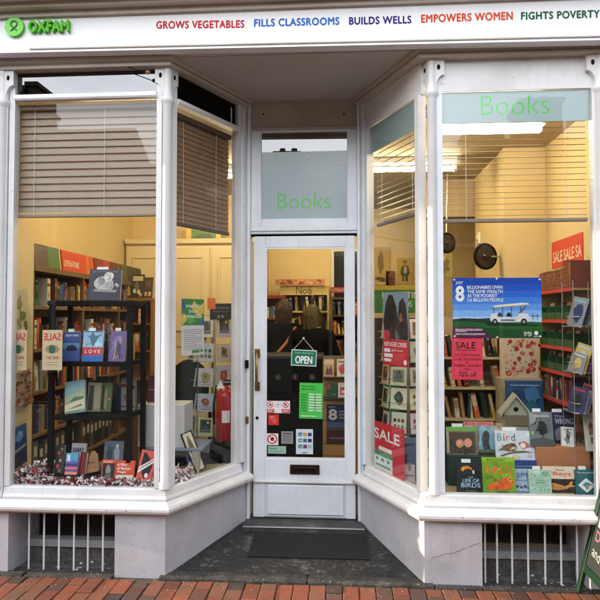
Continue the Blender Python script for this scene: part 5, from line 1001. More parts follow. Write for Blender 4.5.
rr = random.Random(5)
# top shelf: patterned brown spines facing out
u = 1.04; k = 0
while u > .40:
    w = rr.uniform(.035, .055); h = .15 if u > .58 else .2; k += 1
    m = MB(); c = rr.choice([S(110, 52, 40), S(95, 45, 38), S(125, 62, 45)]); spine(m, w, .15, h*rr.uniform(.94, 1), c, S(150, 90, 60), k)
    for j in range(5): m.box(-w*.3, w*.3, -.0009, -.0007, h*(.12+.16*j), h*(.17+.16*j), flat(S(165, 105, 70), .5, 0, 'spine_print', .1))
    o = m.build('book', None, (SX+.012, u-w/2, zs[0]+.0005), (0, 0, R(-90))); tag(o, f'brown patterned bound volume, {ordn(k)} from the back of the top red-edged shelf', 'book', 'bound volumes on the top red-edged shelf'); u -= w+.002
GRB = flat(S(12, 82, 36), .45, 0, 'green_card_tray', .08)
for si, z in enumerate(zs[1:4]):
    nm = ('second', 'third', 'fourth')[si]
    for k in range(4):
        y0 = .36+k*.172
        m = MB(); T = .003; hh = .10
        for x0, x1, y_0, y_1, z0, z1 in ((0, .19, y0, y0+.16, 0, T), (0, T, y0, y0+.16, T, hh*.55), (.187, .19, y0, y0+.16, T, hh), (T, .187, y0, y0+T, T, hh), (T, .187, y0+.157, y0+.16, T, hh)): m.box(x0, x1, y_0-y0, y_1-y0, z0, z1, GRB)
        o = m.build('card_tray', None, (SX+.01, y0, z+.0005)); tag(o, f'open green card tray, {ordn(k+1)} from the window on the {nm} red-edged shelf', 'tray', 'green trays on the red-edged shelves')
        for j in range(2):
            c = rr.choice([S(190, 180, 150), S(120, 60, 50), S(60, 70, 90), S(200, 190, 120), S(170, 90, 60), S(90, 85, 80)])
            m = MB(); w, h = rr.uniform(.07, .12), rr.uniform(.10, .14); m.box(-w/2, w/2, 0, .006, 0, h, flat(c, .45, 0, 'card_stock', .05)); deco(m, [('p', blob(.5, .55, .3, 10, rr.randrange(99), .3, 1, 1.2), rr.choice(MOT))], Vector((-w/2, 0, 0)), Vector((w, 0, 0)), Vector((0, 0, h)), FN)
            o = m.build('greeting_card', None, (SX+.05+j*.07, y0+.08+rr.uniform(-.012, .012), z+.004), Euler((R(-14), 0, R(-90)))); tag(o, f'{("front", "rear")[j]} card in the {ordn(k+1)} green tray on the {nm} red-edged shelf', 'card', 'cards in the green trays')
DK4 = [p for p in PAL if p[0] in ('red', 'dark red', 'black', 'navy', 'brown', 'white', 'tan', 'grey')]
shelf_row((SX+.02, 1.04), (SX+.02, .38), zs[4], R(-90), .2, .13, .165, 'the lowest red-edged shelf', 26, 'books on the lowest red-edged shelf', 91, .02, .04, .5, DK4)
# red sale banner on the wall
a = atX(552, 263, 1.745); b = atX(583, 263, 1.745); z0 = atX(553, 269, 1.745).z; z1 = atX(553, 242.5, 1.745).z; L_ = a.y-b.y
m = MB(); m.box(0, L_, 0, .003, 0, z1-z0, flat(S(215, 65, 42), .45, 0, 'red_banner', .05)); deco(m, [('t', 'SALE SALE SA', .05, .2, .97, .62, S(240, 215, 190), .03)], Vector((0, 0, 0)), Vector((L_, 0, 0)), Vector((0, 0, z1-z0)), FN)
tag(m.build('sale_banner', None, (1.744, a.y, z0), (0, 0, R(-90))), 'red banner repeating SALE along the side wall above the shelves', 'banner')
# ---- leaning-book shelves against the alcove wall
a = at(438, 350, 1.2); b = at(513, 350, 1.2)
e = empty('bookcase', ((a.x+b.x)/2, 1.30, FZ), (0, 0, 0), 'pale curved-shelf bookcase of leaning books behind the bird house', 'bookcase')
hw = (b.x-a.x)/2; zb_ = [at(475, 357, 1.2).z, at(475, 387, 1.2).z, at(475, 418, 1.2).z, at(475, 452, 1.2).z]
PALE = flat(S(200, 180, 140), .5, 0, 'pale_shelf', .06)
for z in zb_:
    MB().prism([(hw, -.12, 0), (hw-.03, -.15, 0), (-hw+.03, -.15, 0), (-hw, -.12, 0), (-hw, .13, 0), (hw, .13, 0)], (0, 0, .016), PALE, Matrix.Translation((0, 0, z-FZ-.016))).build('shelf', e)
MB().box(-hw, hw, .131, .14, 0, 1.66-FZ, TAN).build('back_panel', e); MB().box(hw, hw+.014, -.10, .14, 0, 1.66-FZ, PALE).build('side_panel', e); MB().box(-hw-.014, -hw, -.10, .14, 0, 1.66-FZ, PALE).build('side_panel', e)
cxm = (a.x+b.x)/2
LPAL = [p for p in PAL if p[0] in ('tan', 'cream', 'brown', 'dark green', 'dark red', 'yellow', 'black', 'grey', 'orange')]
for k, z in enumerate(zb_): shelf_row((cxm-hw+.02, 1.19), (cxm+hw-.03, 1.19), z, 0, .15, .15, .21, f'the {ordn(k+1)} shelf of the curved bookcase', 16, 'books on the curved bookcase', 120+k, .02, .04, .75, LPAL)
# round dark security mirror on an arm, and a second one by the column
def mirror(px, py, Y, r, lab, armto, yaw):
    c = at(px, py, Y); e = empty('security_mirror', c, Euler((0, 0, R(yaw))), lab, 'mirror')
    m = MB(); m.lathe([(r, 0), (r*.99, -.003), (r*.8, -.009), (r*.5, -.013), (.014, -.016), (.012, -.03)], (0, 0, 0), flat((.05, .045, .04), .12, .6, 'dark_mirror'), 28, 'y'); m.build('dome', e)
    m = MB(); m.lathe([(r*1.02, .012), (r*1.04, .0), (r*1.02, -.008)], (0, 0, 0), BLACKM, 28, 'y'); m.build('rim', e)
    m = MB(); v = Matrix.Rotation(-R(yaw), 4, 'Z') @ (armto-c); m.tube([(0, .012, 0), v], .009, STEEL, 8); m.build('arm', e)
mirror(485.5, 256.5, 1.6, .115, 'round dark security mirror on an arm high on the alcove wall', Vector((1.40, 1.62, at(485.5, 256.5, 1.6).z)), 22)
mirror(447, 243, 2.2, .10, 'smaller dark round mirror on a ceiling rod partly behind the column', at(447, 243, 2.2)+Vector((.02, .06, .7)), 30)
m = MB(); p = at(472, 240, 2.53); m.box(-.05, .05, -.02, 0, -.06, .06, WPAPER, .006); m.lathe([(.03, -.021), (.02, -.035)], (0, 0, 0), CREAM, 12, 'y'); tag(m.build('wall_box', None, (1.399, 2.4, p.z), (0, 0, R(-90))), 'small cream junction box on the wall beyond the security mirror', 'box')
# prints on the wall behind the spinner
for px, lab, it in (((372, 247, 390, 285), 'sketch of a seated figure on cream paper', [('p', blob(.5, .6, .2, 12, 3, .3, .8, 1.4), S(120, 100, 50)), ('p', blob(.5, .15, .1, 9, 4, .4, 3, .6), S(80, 70, 40))]),
                    ((397, 258, 413, 284), 'drawing of a standing figure in dark hat and coat on cream paper', [('e', .5, .84, .13, .06, S(45, 42, 30)), ('p', blob(.5, .76, .1, 10, 5, .1), S(175, 130, 90)), ('p', [(.3, .7), (.7, .7), (.8, .45), (.7, .3), (.3, .3), (.2, .45)], S(60, 75, 50)), ('p', [(.44, .42), (.6, .42), (.6, .66), (.44, .66)], S(190, 185, 160)), ('r', .34, .1, .46, .3, S(50, 45, 35)), ('r', .54, .1, .66, .3, S(50, 45, 35))]),
                    ((414, 262, 430, 290), 'drawing of a bending figure by a pale sack on cream paper', [('e', .4, .88, .15, .06, S(60, 55, 40)), ('p', [(.2, .2), (.25, .7), (.5, .78), (.6, .5), (.5, .2)], S(75, 95, 80)), ('p', blob(.7, .42, .16, 10, 8, .2, .9, 1.2), S(215, 205, 180))])):
    sheet('wall_print', lab+' on the wall', 'print', px, 2.535 if False else 4.28, S(190, 165, 95), it, th=.004, rough=.6)
for px, c, lab in (((415, 246, 431, 262), S(110, 110, 60), 'olive green print high on the wall beyond the angled pane'), ((386, 271, 395, 285), S(130, 70, 45), 'small brown and red print above the green banner'), ((438, 250, 452, 276), S(160, 150, 90), 'pale print of scattered figures beside the column')):
    sheet('wall_print', lab, 'print', px, 4.28 if px[0] < 436 else 2.53, c, [('p', blob(.5, .4, .3, 12, int(px[0]), .4, 1, 1), tuple(v*.5 for v in c)), ('p', blob(.4, .7, .16, 10, int(px[1]), .4), tuple(min(1, v*1.4) for v in c)), ('p', blob(.7, .25, .1, 9, int(px[1])+3, .4), tuple(v*.3 for v in c))], th=.004, rough=.6)
sheet('banner', 'green banner with white capitals hanging behind the refugee poster', 'banner', (369, 286, 429, 313), 2.0, S(45, 110, 50), [('r', 0, .86, 1, 1, S(170, 150, 40)), ('t', 'MARKETING', .22, .55, .93, .78, S(200, 215, 190), .02), ('t', 'CARDS', .42, .22, .72, .45, S(200, 215, 190), .02)], th=.006, zb=None)
# wire spinner behind the second angled pane
spinner(.52, 1.02, 1.66, .40, 7, 'wire spinner of greeting cards behind the refugee poster', 'spinner behind the poster', 'cards on the spinner by the second angled window', 4, -95, .14, .165, stock=(228, 220, 200), seed=8)
a = at(366, 318, 2.06); b = at(441, 318, 2.06)
e = empty('darkening_cabinet', ((a.x+b.x)/2, 2.22, FZ), (0, 0, 0), 'dark cabinet added to darken the wall behind the card spinner', 'cabinet'); hw = (b.x-a.x)/2; DKC = flat(S(40, 34, 28), .6, 0, 'dark_cabinet', .15)  # made-up cabinet, a dark back for the bright wall behind the cards
MB().box(-hw, hw, -.15, .15, 0, a.z-FZ, DKC, .004).build('carcass', e)
for s in (-1, 1):
    d_ = MB().box(s*hw/2-hw/2+.012, s*hw/2+hw/2-.012, -.17, -.1505, .04, a.z-FZ-.03, DKC, .004).build('door', e); MB().lathe([(.012, -.02), (.008, 0)], (s*.03, -.1705, 1.0), STEEL, 10, 'y').build('knob', d_)
# posters on the second angled pane
on_glass('poster', 'poster of two dark haired people walking away over a red refugee crisis panel', 'poster', (383, 292, 408.5, 366), 'R', S(120, 140, 150),
   [('r', 0, .36, 1, 1, S(130, 150, 160)), ('p', [(.1, .36), (.02, .6), (.12, .86), (.25, .97), (.4, .96), (.55, .8), (.62, .5), (.6, .36)], S(32, 28, 28)), ('p', [(.56, .36), (.58, .62), (.66, .86), (.8, .92), (.92, .8), (.98, .55), (.98, .36)], S(44, 40, 42)), ('p', [(.2, .36), (.24, .5), (.4, .56), (.46, .36)], S(60, 52, 46)), ('p', [(.5, .36), (.5, .5), (.6, .44), (.66, .36)], S(120, 110, 100)), ('p', [(.62, .66), (.74, .72), (.8, .62), (.7, .58)], S(150, 90, 70)),
    ('e', .16, .42, .13, .07, S(205, 40, 60)), ('r', 0, 0, 1, .355, S(205, 38, 52)), ('t', 'REFUGEE CRISIS', .06, .26, .94, .32, W2, .03), ('r', .06, .18, .3, .23, W2), ('r', .06, .11, .4, .16, W2), ('r', .06, .05, .34, .09, W2), ('t', 'give now', .36, .19, .8, .225, W2), ('e', .88, .06, .06, .035, W2)])
on_glass('notice', 'red SALE notice with a green and white panel low on the second angled pane', 'notice', (374.5, 425, 404.5, 474.5), 'R', S(205, 35, 45), [('t', 'SALE', -.0, .64, .85, .86, W2, .04), ('r', .15, .42, .6, .5, W2), ('r', 0, .02, .62, .40, S(225, 228, 222)), ('r', 0, .3, .62, .4, S(60, 150, 90)), ('r', .06, .2, .14, .26, S(60, 130, 90)), ('r', .24, .2, .34, .26, S(60, 130, 90)), ('r', .44, .2, .52, .26, S(60, 130, 90)), ('r', .05, .08, .56, .13, S(120, 150, 130))])
# things low in the second angled window
sheet('postcard', 'tilted yellow postcard with a dark leaf print beside the column', 'postcard', (416, 430, 428, 460), .30, S(200, 190, 130), [('p', [(.2, .2), (.8, .4), (.85, .8), (.4, .85), (.15, .5)], S(60, 75, 50)), ('p', blob(.5, .5, .16, 10, 3, .3), S(165, 160, 90)), ('r', .1, .05, .9, .1, S(150, 140, 90))], roll=14, lean=10, th=.003)
a = at(402, 455, .42); b = at(434, 455, .42)
m = MB(); m.box(a.x-.005, b.x+.06, .36, .58, PZ, .79, flat(S(48, 78, 112), .5, 0, 'blue_card', .06), .003); tag(m.build('display_block', None), 'blue block behind the column under the tilted postcard', 'block')
book('book', 'small pale pink book at the foot of the red sale notice', (404, 455, 415, 484), .34, S(205, 190, 180), [('p', blob(.5, .6, .2, 10, 4, .3), S(160, 110, 110)), ('r', .1, .2, .9, .26, S(120, 120, 110))], zb=PZ)
book('book', 'pale green pamphlet lying against the column foot', (421, 463, 431, 488), .20, S(175, 195, 170), [('p', blob(.5, .5, .2, 10, 9, .3), S(70, 110, 80))], zb=PZ)
# wire leaflet rack with colourful pamphlets at the window edge
e = empty('leaflet_rack', (1.475, .26, PZ), (0, 0, 0), 'tall wire rack of leaflets at the edge of the front window', 'rack')
m = MB()
for X in (-.0, .17):
    for Y in (-.11, .08): m.tube([(X, Y, 0), (X, Y, 1.35)], .003, STEEL, 6)
m.build('wire_frame', e)
tiers = []
for k, py in enumerate((326, 372, 412)):
    z = at(585, py, .2).z-PZ; tiers.append(z+PZ)
    q = MB()
    for zz in (z, z+.06): q.tube([(0, .0, zz), (0, -.12, zz), (.17, -.12, zz), (.17, .0, zz)], .003, STEEL, 6)
    q.box(0, .17, -.118, .10, z-.006, z-.001, flat((.4, .4, .38), .3, .3, 'clear_tray')); q.build('wire_pocket', e)
cl = [('white', S(205, 205, 200)), ('lilac', S(150, 130, 175)), ('pale blue', S(140, 170, 195)), ('red', S(180, 60, 55)), ('dark blue', S(45, 60, 100)), ('yellow', S(210, 190, 110)), ('grey', S(140, 142, 140)), ('black', S(35, 35, 38))]
rr = random.Random(17)
for k, z in enumerate(tiers):
    for j in range(6):
        nm, c = rr.choice(cl); _, c2 = rr.choice(cl); m = MB(); w, h = .11, rr.uniform(.13, .19); m.box(-w/2, w/2, 0, .004, 0, h, flat(c, .35, 0, 'glossy_paper', .05)); deco(m, [('p', blob(.5, .5, .3, 10, rr.randrange(99), .4), c2), ('r', .1, .84, .9, .92, rr.choice(cl)[1])], Vector((-w/2, 0, 0)), Vector((w, 0, 0)), Vector((0, 0, h)), FN)
        o = m.build('leaflet', None, (1.482+.024*j, .165+.016*j, z), Euler((R(-8), R(rr.uniform(4, 16)), R(-58)))); tag(o, f'{nm} leaflet, {ordn(j+1)} in the {("top", "middle", "bottom")[k]} pocket of the wire rack', 'leaflet', 'leaflets in the wire rack')
sheet('leaflet', 'white sheet with a brown bird standing beside the peach box', 'leaflet', (586, 415, 600, 448), .23, S(215, 215, 205), [('p', blob(.5, .6, .22, 12, 4, .3, 1, .8), S(120, 90, 60)), ('r', .4, .2, .6, .4, S(110, 115, 90))], zb=OB-.02, lean=12, th=.004)
book('book', 'tall ochre guide with a teal roundel standing behind the peach box', (575, 404, 590, 448), .5, S(165, 120, 65), [('e', .5, .62, .26, .12, S(60, 130, 135)), ('r', .1, .1, .9, .14, S(100, 70, 40))], zb=PZ+.2, roll=8)
m = MB(); m.box(at(572, 450, .5).x, at(592, 450, .5).x+.02, .47, .60, PZ, PZ+.199, GB, .002); tag(m.build('display_block', None), 'dark block under the tall ochre guide', 'block')
# ================================================================== DOOR: things stuck on it and the shop behind
DYG = .8485
def on_door(name, label, cat, px, col, items, group=None, roll=0, Y=.84):
    return sheet(name, label, cat, px, Y, col, items, th=.0008, group=group, roll=roll)
GD = S(30, 110, 80)
e = empty('open_sign', at(303.5, 366, .815), (0, 0, 0), 'green OPEN sign hanging on a string inside the door frame', 'sign')
a = at(291.2, 366, .815); b = at(316.5, 350, .815); w, h = b.x-a.x, b.z-a.z
m = MB(); m.box(-w/2, w/2, 0, .004, 0, h, flat(S(225, 230, 225), .4, 0, 'sign_board', .04)); deco(m, [('r', .025, .05, .975, .95, GD), ('t', 'Oxfam Bookshop', .12, .74, .88, .86, S(160, 205, 180), .01), ('t', 'OPEN', .16, .14, .84, .62, S(240, 245, 240), .045)], Vector((-w/2, 0, 0)), Vector((w, 0, 0)), Vector((0, 0, h)), FN, .0005)
m.build('board', e, rot=(0, R(2.5), 0))
t = at(304, 338.5, .815)-at(303.5, 366, .815)
m = MB(); m.tube([(-w*.42, .002, h-.003), (0, .002, t.z), (w*.42, .002, h-.006)], .0018, PAPER, 5); m.lathe([(.007, -.006), (.007, .02)], (0, 0, t.z+.003), WPAPER, 10, 'y'); m.build('cord', e)
on_door('notice', 'bright green opening times notice with small white boxes on the door glass', 'notice', (299, 383, 322.5, 418.5), S(70, 190, 75), [('t', 'Open every', .08, .87, .66, .93, S(20, 60, 25), .02), ('t', 'day to you!', .08, .79, .7, .855, S(20, 60, 25), .02)]+[('r', .4, .66-.075*k, .64, .70-.075*k, S(215, 220, 210)) for k in range(7)]+[('r', .7, .66-.075*k, .94, .70-.075*k, S(215, 220, 210)) for k in range(7)]+[('r', .08, .67-.075*k, .32, .685-.075*k, S(40, 110, 45)) for k in range(7)]+[('r', .08, .06, .75, .085, S(220, 235, 220))], roll=1)
NOS = lambda u, v, r, c=S(205, 45, 50), asp=1.: [('e', u, v, r, r*asp, c), ('e', u, v, r*.76, r*asp*.76, S(235, 232, 228)), ('p', blob(u, v, r*.4, 8, int(u*100), .3, 1, asp), S(40, 40, 42)), ('p', [(u-r*.62, v+r*asp*.5), (u-r*.5, v+r*asp*.62), (u+r*.62, v-r*asp*.5), (u+r*.5, v-r*asp*.62)], c)]
on_door('sticker', 'white sticker of three prohibition roundels over red boxes on the door glass', 'sticker', (266, 401, 290, 413), S(228, 226, 222), NOS(.18, .7, .13, asp=2.)+[('e', .5, .7, .12, .24, S(190, 190, 190)), ('e', .5, .7, .1, .2, S(235, 232, 228)), ('p', blob(.5, .7, .05, 8, 3, .3, 1, 2), S(140, 140, 140))]+NOS(.82, .7, .13, asp=2.)+[('r', .02, .05, .34, .34, S(205, 45, 50)), ('r', .66, .05, .98, .34, S(205, 45, 50)), ('r', .06, .22, .3, .26, W2), ('r', .06, .12, .26, .16, W2), ('r', .7, .22, .94, .26, W2), ('r', .7, .12, .9, .16, W2)])
on_door('sticker', 'small square red sticker with faint lettering on the door glass', 'sticker', (268.3, 414.5, 278.8, 425), S(205, 52, 42), [('r', .15, .75, .6, .8, S(235, 200, 190)), ('r', .15, .6, .5, .64, S(235, 200, 190)), ('e', .6, .38, .2, .2, S(220, 90, 75))])
on_door('sticker', 'white square no smoking sticker low on the door glass', 'sticker', (266.3, 433.5, 278.3, 445), S(230, 226, 222), NOS(.5, .52, .42))
on_door('sticker', 'grey square sticker of small print beside the no smoking sticker', 'sticker', (281.3, 431.5, 293, 443.6), S(150, 152, 150), [('r', .1, .78, .9, .9, S(80, 82, 84))]+[('r', .12, .12+.11*k, .88, .16+.11*k, S(95, 97, 98)) for k in range(6)])
on_door('sticker', 'pale mint strip sticker under the no smoking sticker', 'sticker', (268, 446.2, 286, 453.5), S(150, 185, 165), [('r', .08, .55, .5, .75, S(110, 150, 130)), ('r', .08, .2, .8, .32, S(120, 160, 140))])
PAYC = [S(40, 90, 160), S(205, 150, 60), S(30, 60, 120), S(60, 150, 160), S(40, 110, 140), S(30, 40, 80), S(40, 120, 110), S(120, 50, 130), S(160, 185, 170)]
on_door('sticker', 'white card payment sticker with nine small colour blocks on the door glass', 'sticker', (296, 429.3, 313, 454), S(205, 218, 225), [('r', .12+.28*(k % 3) + .02, .72-.24*(k//3), .12+.28*(k % 3)+.24, .84-.24*(k//3)+.02, PAYC[k]) for k in range(9)]+[('r', .2, .76-.24*k, .34, .79-.24*k, S(225, 228, 225)) for k in range(3)]+[('r', .36, .05, .66, .08, S(80, 100, 130))])
# made-up black counter standing in for the dark mass low in the door glass
CY = 1.55
a = at(255, 500, CY); b = at(322, 356, CY); 
e = empty('standin_counter', ((a.x+b.x)/2-.1, CY+.3, FZ), (0, 0, 0), 'tall black counter block standing in for the dark mass in the door glass', 'counter')
cw2 = (b.x-a.x)/2+.1; ch = b.z-FZ
MB().box(-cw2, cw2, -.3, .3, .06, ch-.03, BLACKM, .003).build('cabinet', e); MB().box(-cw2-.0, cw2-.0, -.312, .312, ch-.0295, ch, flat((.02, .017, .016), .5), .004).build('worktop', e); MB().box(-cw2+.03, cw2-.03, -.27, .27, 0, .0595, BLACKM).build('plinth', e)
# slatted card display next to the counter
a = at(322.8, 478, CY-.02); b = at(372, 356, CY-.02); zt1 = b.z
e = empty('card_display', ((a.x+b.x)/2, CY, FZ), (0, 0, 0), 'tan slatted display panel beside the black counter', 'display panel'); hw = (b.x-a.x)/2
SL_ = flat(S(165, 120, 65), .5, 0, 'tan_slatwall', .12, 6)
m = MB(); m.box(-hw, hw, .002, .02, 0, zt1-FZ, WOOD)
k = 0; z = .0
while z+.1 < zt1-FZ: m.box(-hw, hw, -.008, .0015, z, z+.098, SL_, .002); z += .104
m.build('slat_panel', e)
for py in (377, 398):
    z = at(335, py, CY-.06).z-FZ; MB().box(-hw+.005, hw, -.07, -.0085, z-.008, z, flat(S(70, 60, 40), .3), .002).build('ledge', e)
rr = random.Random(3)
for px, py0, lab, col, it in (((324, 334), 359, 'card of a street scene on the upper ledge beside the counter', S(185, 150, 110), [('p', [(.1, .1), (.3, .6), (.5, .4), (.7, .7), (.9, .1)], S(110, 60, 45)), ('r', 0, .72, 1, .95, S(205, 180, 140)), ('e', .3, .3, .1, .1, S(70, 50, 40))]), ((337, 348), 359, 'pale card with red figures on the upper ledge beside the counter', S(215, 200, 180), [('p', blob(.5, .4, .3, 10, 5, .3), S(180, 70, 50)), ('r', .1, .8, .9, .88, S(120, 90, 70))])):
    sheet('greeting_card', lab, 'card', (px[0], py0, px[1], 376.6), CY-.06, col, it, th=.004, lean=8, group='cards on the slatted display')
for px, lab, col, it in (((326.5, 337), 'dark green book with a red corner on the lower ledge beside the counter', S(28, 75, 48), [('r', .05, .6, .35, .9, S(170, 50, 45)), ('r', .5, .2, .9, .24, S(150, 170, 120))]), ((338, 349), 'white and red card on the lower ledge beside the counter', S(205, 195, 185), [('r', .2, .2, .8, .7, S(190, 60, 60)), ('r', .3, .3, .7, .5, S(220, 200, 190))])):
    sheet('greeting_card', lab, 'card', (px[0], 383, px[1], 397.6), CY-.06, col, it, th=.006, lean=6, group='cards on the slatted display')
sheet('poster', 'small dark blue poster with a large pale numeral on the slatted panel', 'poster', (326.5, 404.5, 352, 443.5), CY-.012, S(34, 36, 70), [('r', 0, 0, 1, .34, S(60, 30, 40)), ('p', [(0, .34), (1, .34), (1, .44), (0, .42)], S(60, 70, 55)), ('r', 0, .42, 1, .55, S(70, 80, 120)), ('t', '8', .08, .6, .42, .88, S(185, 185, 180), .06), ('t', 'JUST', .08, .9, .36, .95, S(170, 170, 175)), ('r', .48, .8, 1, .84, S(130, 130, 150)), ('r', .48, .72, .95, .76, S(130, 130, 150)), ('r', .48, .64, .9, .68, S(130, 130, 150)), ('r', .1, .12, .9, .16, S(130, 80, 80))])
# ---- people behind the counter, backs to the door
SKIN = flat((.55, .33, .23), .5, 0, 'skin', .08)
def skinned(name, verts, edges, radii, mat, parent, sub=2):
    me = bpy.data.meshes.new(name); me.from_pydata(verts, edges, []); o = bpy.data.objects.new(name, me); COL.objects.link(o)
    o.modifiers.new('s', 'SKIN').use_smooth_shade = True; o.modifiers.new('u', 'SUBSURF').levels = sub
    for i, r in enumerate(radii):
        sv = me.skin_vertices[0].data[i]; sv.radius = r if isinstance(r, tuple) else (r, r)
    me.skin_vertices[0].data[0].use_root = True
    dg = bpy.context.evaluated_depsgraph_get(); dg.update(); nm = bpy.data.meshes.new_from_object(o.evaluated_get(dg))
    bpy.data.objects.remove(o); o = bpy.data.objects.new(name, nm); COL.objects.link(o); nm.materials.clear(); nm.materials.append(mat)
    for p in nm.polygons: p.use_smooth = True
    o.parent = parent; return o
def person(px, py_top, Y, label, coat, hair, rotz, hairlen):
    """standing figure, local +y is where it looks"""
    p = at(px, py_top, Y); H = p.z-FZ; s = H/1.70
    V = [(0, 0, .95), (0, -.01, 1.15), (0, -.01, 1.32), (0, 0, 1.45), (0, .015, 1.53), (0, .03, 1.62),
         (.17, 0, 1.40), (.25, .04, 1.14), (.19, .26, 1.05), (.16, .34, 1.05), (-.17, 0, 1.40), (-.25, .04, 1.14), (-.19, .26, 1.05), (-.16, .34, 1.05),
         (.09, 0, .90), (.10, .02, .5), (.10, -.02, .09), (.11, .12, .03), (-.09, 0, .90), (-.10, .02, .5), (-.10, -.02, .09), (-.11, .12, .03)]
    E_ = [(0,1),(1,2),(2,3),(3,4),(4,5),(3,6),(6,7),(7,8),(8,9),(3,10),(10,11),(11,12),(12,13),(0,14),(14,15),(15,16),(16,17),(0,18),(18,19),(19,20),(20,21)]
    rad = [(.15,.11),(.14,.10),(.16,.10),(.09,.08),(.055,.055),(.075,.095),(.07,.07),(.05,.05),(.04,.04),(.035,.025),(.07,.07),(.05,.05),(.04,.04),(.035,.025),(.09,.09),(.065,.065),(.045,.045),(.04,.03),(.09,.09),(.065,.065),(.045,.045),(.04,.03)]
    sc_ = lambda L: [tuple(c*s for c in v) for v in L]; rs = lambda L, k=1.: [(a*s*k, b*s*k) for a, b in L]
    root = empty('person', (p.x, Y, FZ), (0, 0, R(rotz)), label, 'person')
    bm = bmesh.new(); bmesh.ops.create_icosphere(bm, subdivisions=3, radius=1)
    body = skinned('body', sc_(V), E_, rs(rad), SKIN, root)
    # head: fuse an egg-shaped head with nose, brow and ears into the body mesh
    hb = MB(); c = Vector((0, .02, 1.605))*s
    for v in bm.verts:
        n = v.co.copy(); x, y, z = n.x*.076, n.y*.096, n.z*.115
        if n.y > .3 and abs(n.x) < .22 and -.25 < n.z < .15: y += .022*(1-abs(n.x)/.22)
        if n.y > .3 and .1 < n.z < .3 and .2 < abs(n.x) < .6: y -= .008
        if abs(n.x) > .93 and abs(n.z) < .3: x *= 1.18
        if n.z < -.4: x *= .86; y = y*.9+.01
        v.co = c+Vector((x, y, z))*s
    bm2 = bmesh.new(); bm2.from_mesh(body.data); bm.to_mesh(tmp := bpy.data.meshes.new('head')); bm2.from_mesh(tmp); bm.free()
    bm2.to_mesh(body.data); bm2.free(); bpy.data.meshes.remove(tmp)
    for pl in body.data.polygons: pl.use_smooth = True
    q = MB()
    for sg in (-1, 1): q.lathe([(.009*s, 0), (.006*s, .006*s)], c+Vector((.03*sg, .083, .012))*s, BLACKM, 8, 'y')
    q.build('eyes', root)
    MB().lathe([(.002, 0), (.018*s, .001), (.002, .006)], c+Vector((0, .088, -.05))*s, flat((.4, .16, .13), .5), 8, 'y').build('mouth', root)
    # coat
    cv = V[:3]+[(0, .0, 1.43)]+V[6:9]+V[10:13]; ce = [(0,1),(1,2),(2,3),(3,4),(4,5),(5,6),(3,7),(7,8),(8,9),(0,10)]
    cr = [(.19,.15),(.185,.15),(.20,.145),(.125,.115),(.105,.10),(.082,.082),(.062,.062),(.105,.10),(.082,.082),(.062,.062),(.20,.16)]
    skinned('coat', sc_(cv+[(0, 0, .62), (0, .012, 1.505)]), ce+[(3, 11)], rs(cr+[(.078, .078)]), coat, root)
    skinned('trousers', sc_([(0, 0, .92)]+V[14:17]+V[18:21]), [(0,1),(1,2),(2,3),(0,4),(4,5),(5,6)], rs([(.15,.12),(.11,.11),(.085,.085),(.07,.07),(.11,.11),(.085,.085),(.07,.07)]), flat((.02, .022, .03), .8), root)
    for sg in (-1, 1): MB().box((.105*sg-.045)*s, (.105*sg+.045)*s, -.08*s, .18*s, .0, .085*s, BLACKM, .02).build('shoe', root)
    # hair cap with strands
    hb = bmesh.new(); bmesh.ops.create_icosphere(hb, subdivisions=4, radius=1); rq2 = random.Random(int(px))
    for v in list(hb.verts):
        n = v.co.copy()
        if n.y > .45 and n.z < .45: hb.verts.remove(v); continue
        k = 1.15+.035*math.sin(n.x*30+n.z*9)+.03*math.sin(n.x*57-n.z*5)+rq2.uniform(-.012, .012); z = n.z*.118*k
        if n.z < 0 and n.y < .4: z -= hairlen*(-n.z)
        v.co = c+Vector((n.x*.082*k, n.y*.098*k-.006, z+.006))*s
    hb.verts.index_update(); m = MB(); m.add([v.co.copy() for v in hb.verts], [[v.index for v in f.verts] for f in hb.faces], hair, True); vv = [Vector(x_) for x_ in m.v]; hb.free()
    for _ in range(420):                                # loose strands lying over the cap
        a0 = rq2.choice(vv); o_ = (a0-c); r0 = o_.length
        if o_.z < -.07*s: continue
        tn = Vector((rq2.uniform(-.35, .35), -abs(rq2.uniform(0, .5)) if o_.z > .06*s else 0, -1)); sd = Vector((o_.y, -o_.x, .0)).normalized()*.0028*s; pts_ = []
        for i_ in range(5):
            q_ = o_+tn*.016*s*i_; q_ = q_.normalized()*(r0*(1.03+.015*rq2.random())) if q_.z > 0 else q_*1.03
            pts_ += [c+q_-sd, c+q_+sd]
        m.add(pts_, [(2*i_, 2*i_+1, 2*i_+3, 2*i_+2) for i_ in range(4)], hair, True)
    m.build('hair', root)
    return root, s
COAT = flat((.005, .005, .0055), .95, 0, 'black_wool', .2, 60)
r1, s1 = person(283.5, 304, 2.55, 'person in a black coat with auburn hair and an orange strap, behind the counter', COAT, flat((.05, .022, .012), .6, 0, 'auburn_hair', .5, 40, .8), 12, .09)
m = MB(); m.tube([Vector(v)*s1 for v in ((.12, -.10, 1.45), (.02, -.185, 1.30), (-.14, -.19, 1.12), (-.22, -.1, .98))], .018*s1, flat((.42, .16, .05), .6, 0, 'orange_webbing'), 8); m.build('shoulder_strap', r1)
person(312, 309, 2.35, 'person in a wide black coat with fair hair, behind the counter', COAT, flat((.10, .075, .03), .6, 0, 'fair_hair', .5, 40, .8), -14, .11)
# staff member half hidden by the first spinner
person(188, 318, 1.75, 'person in dark clothes standing behind the card spinner near the cupboard', flat((.015, .015, .017), .85, 0, 'dark_jumper', .2, 60), flat((.05, .035, .025), .5, 0, 'dark_hair', .3, 40), 200, .02) if False else None
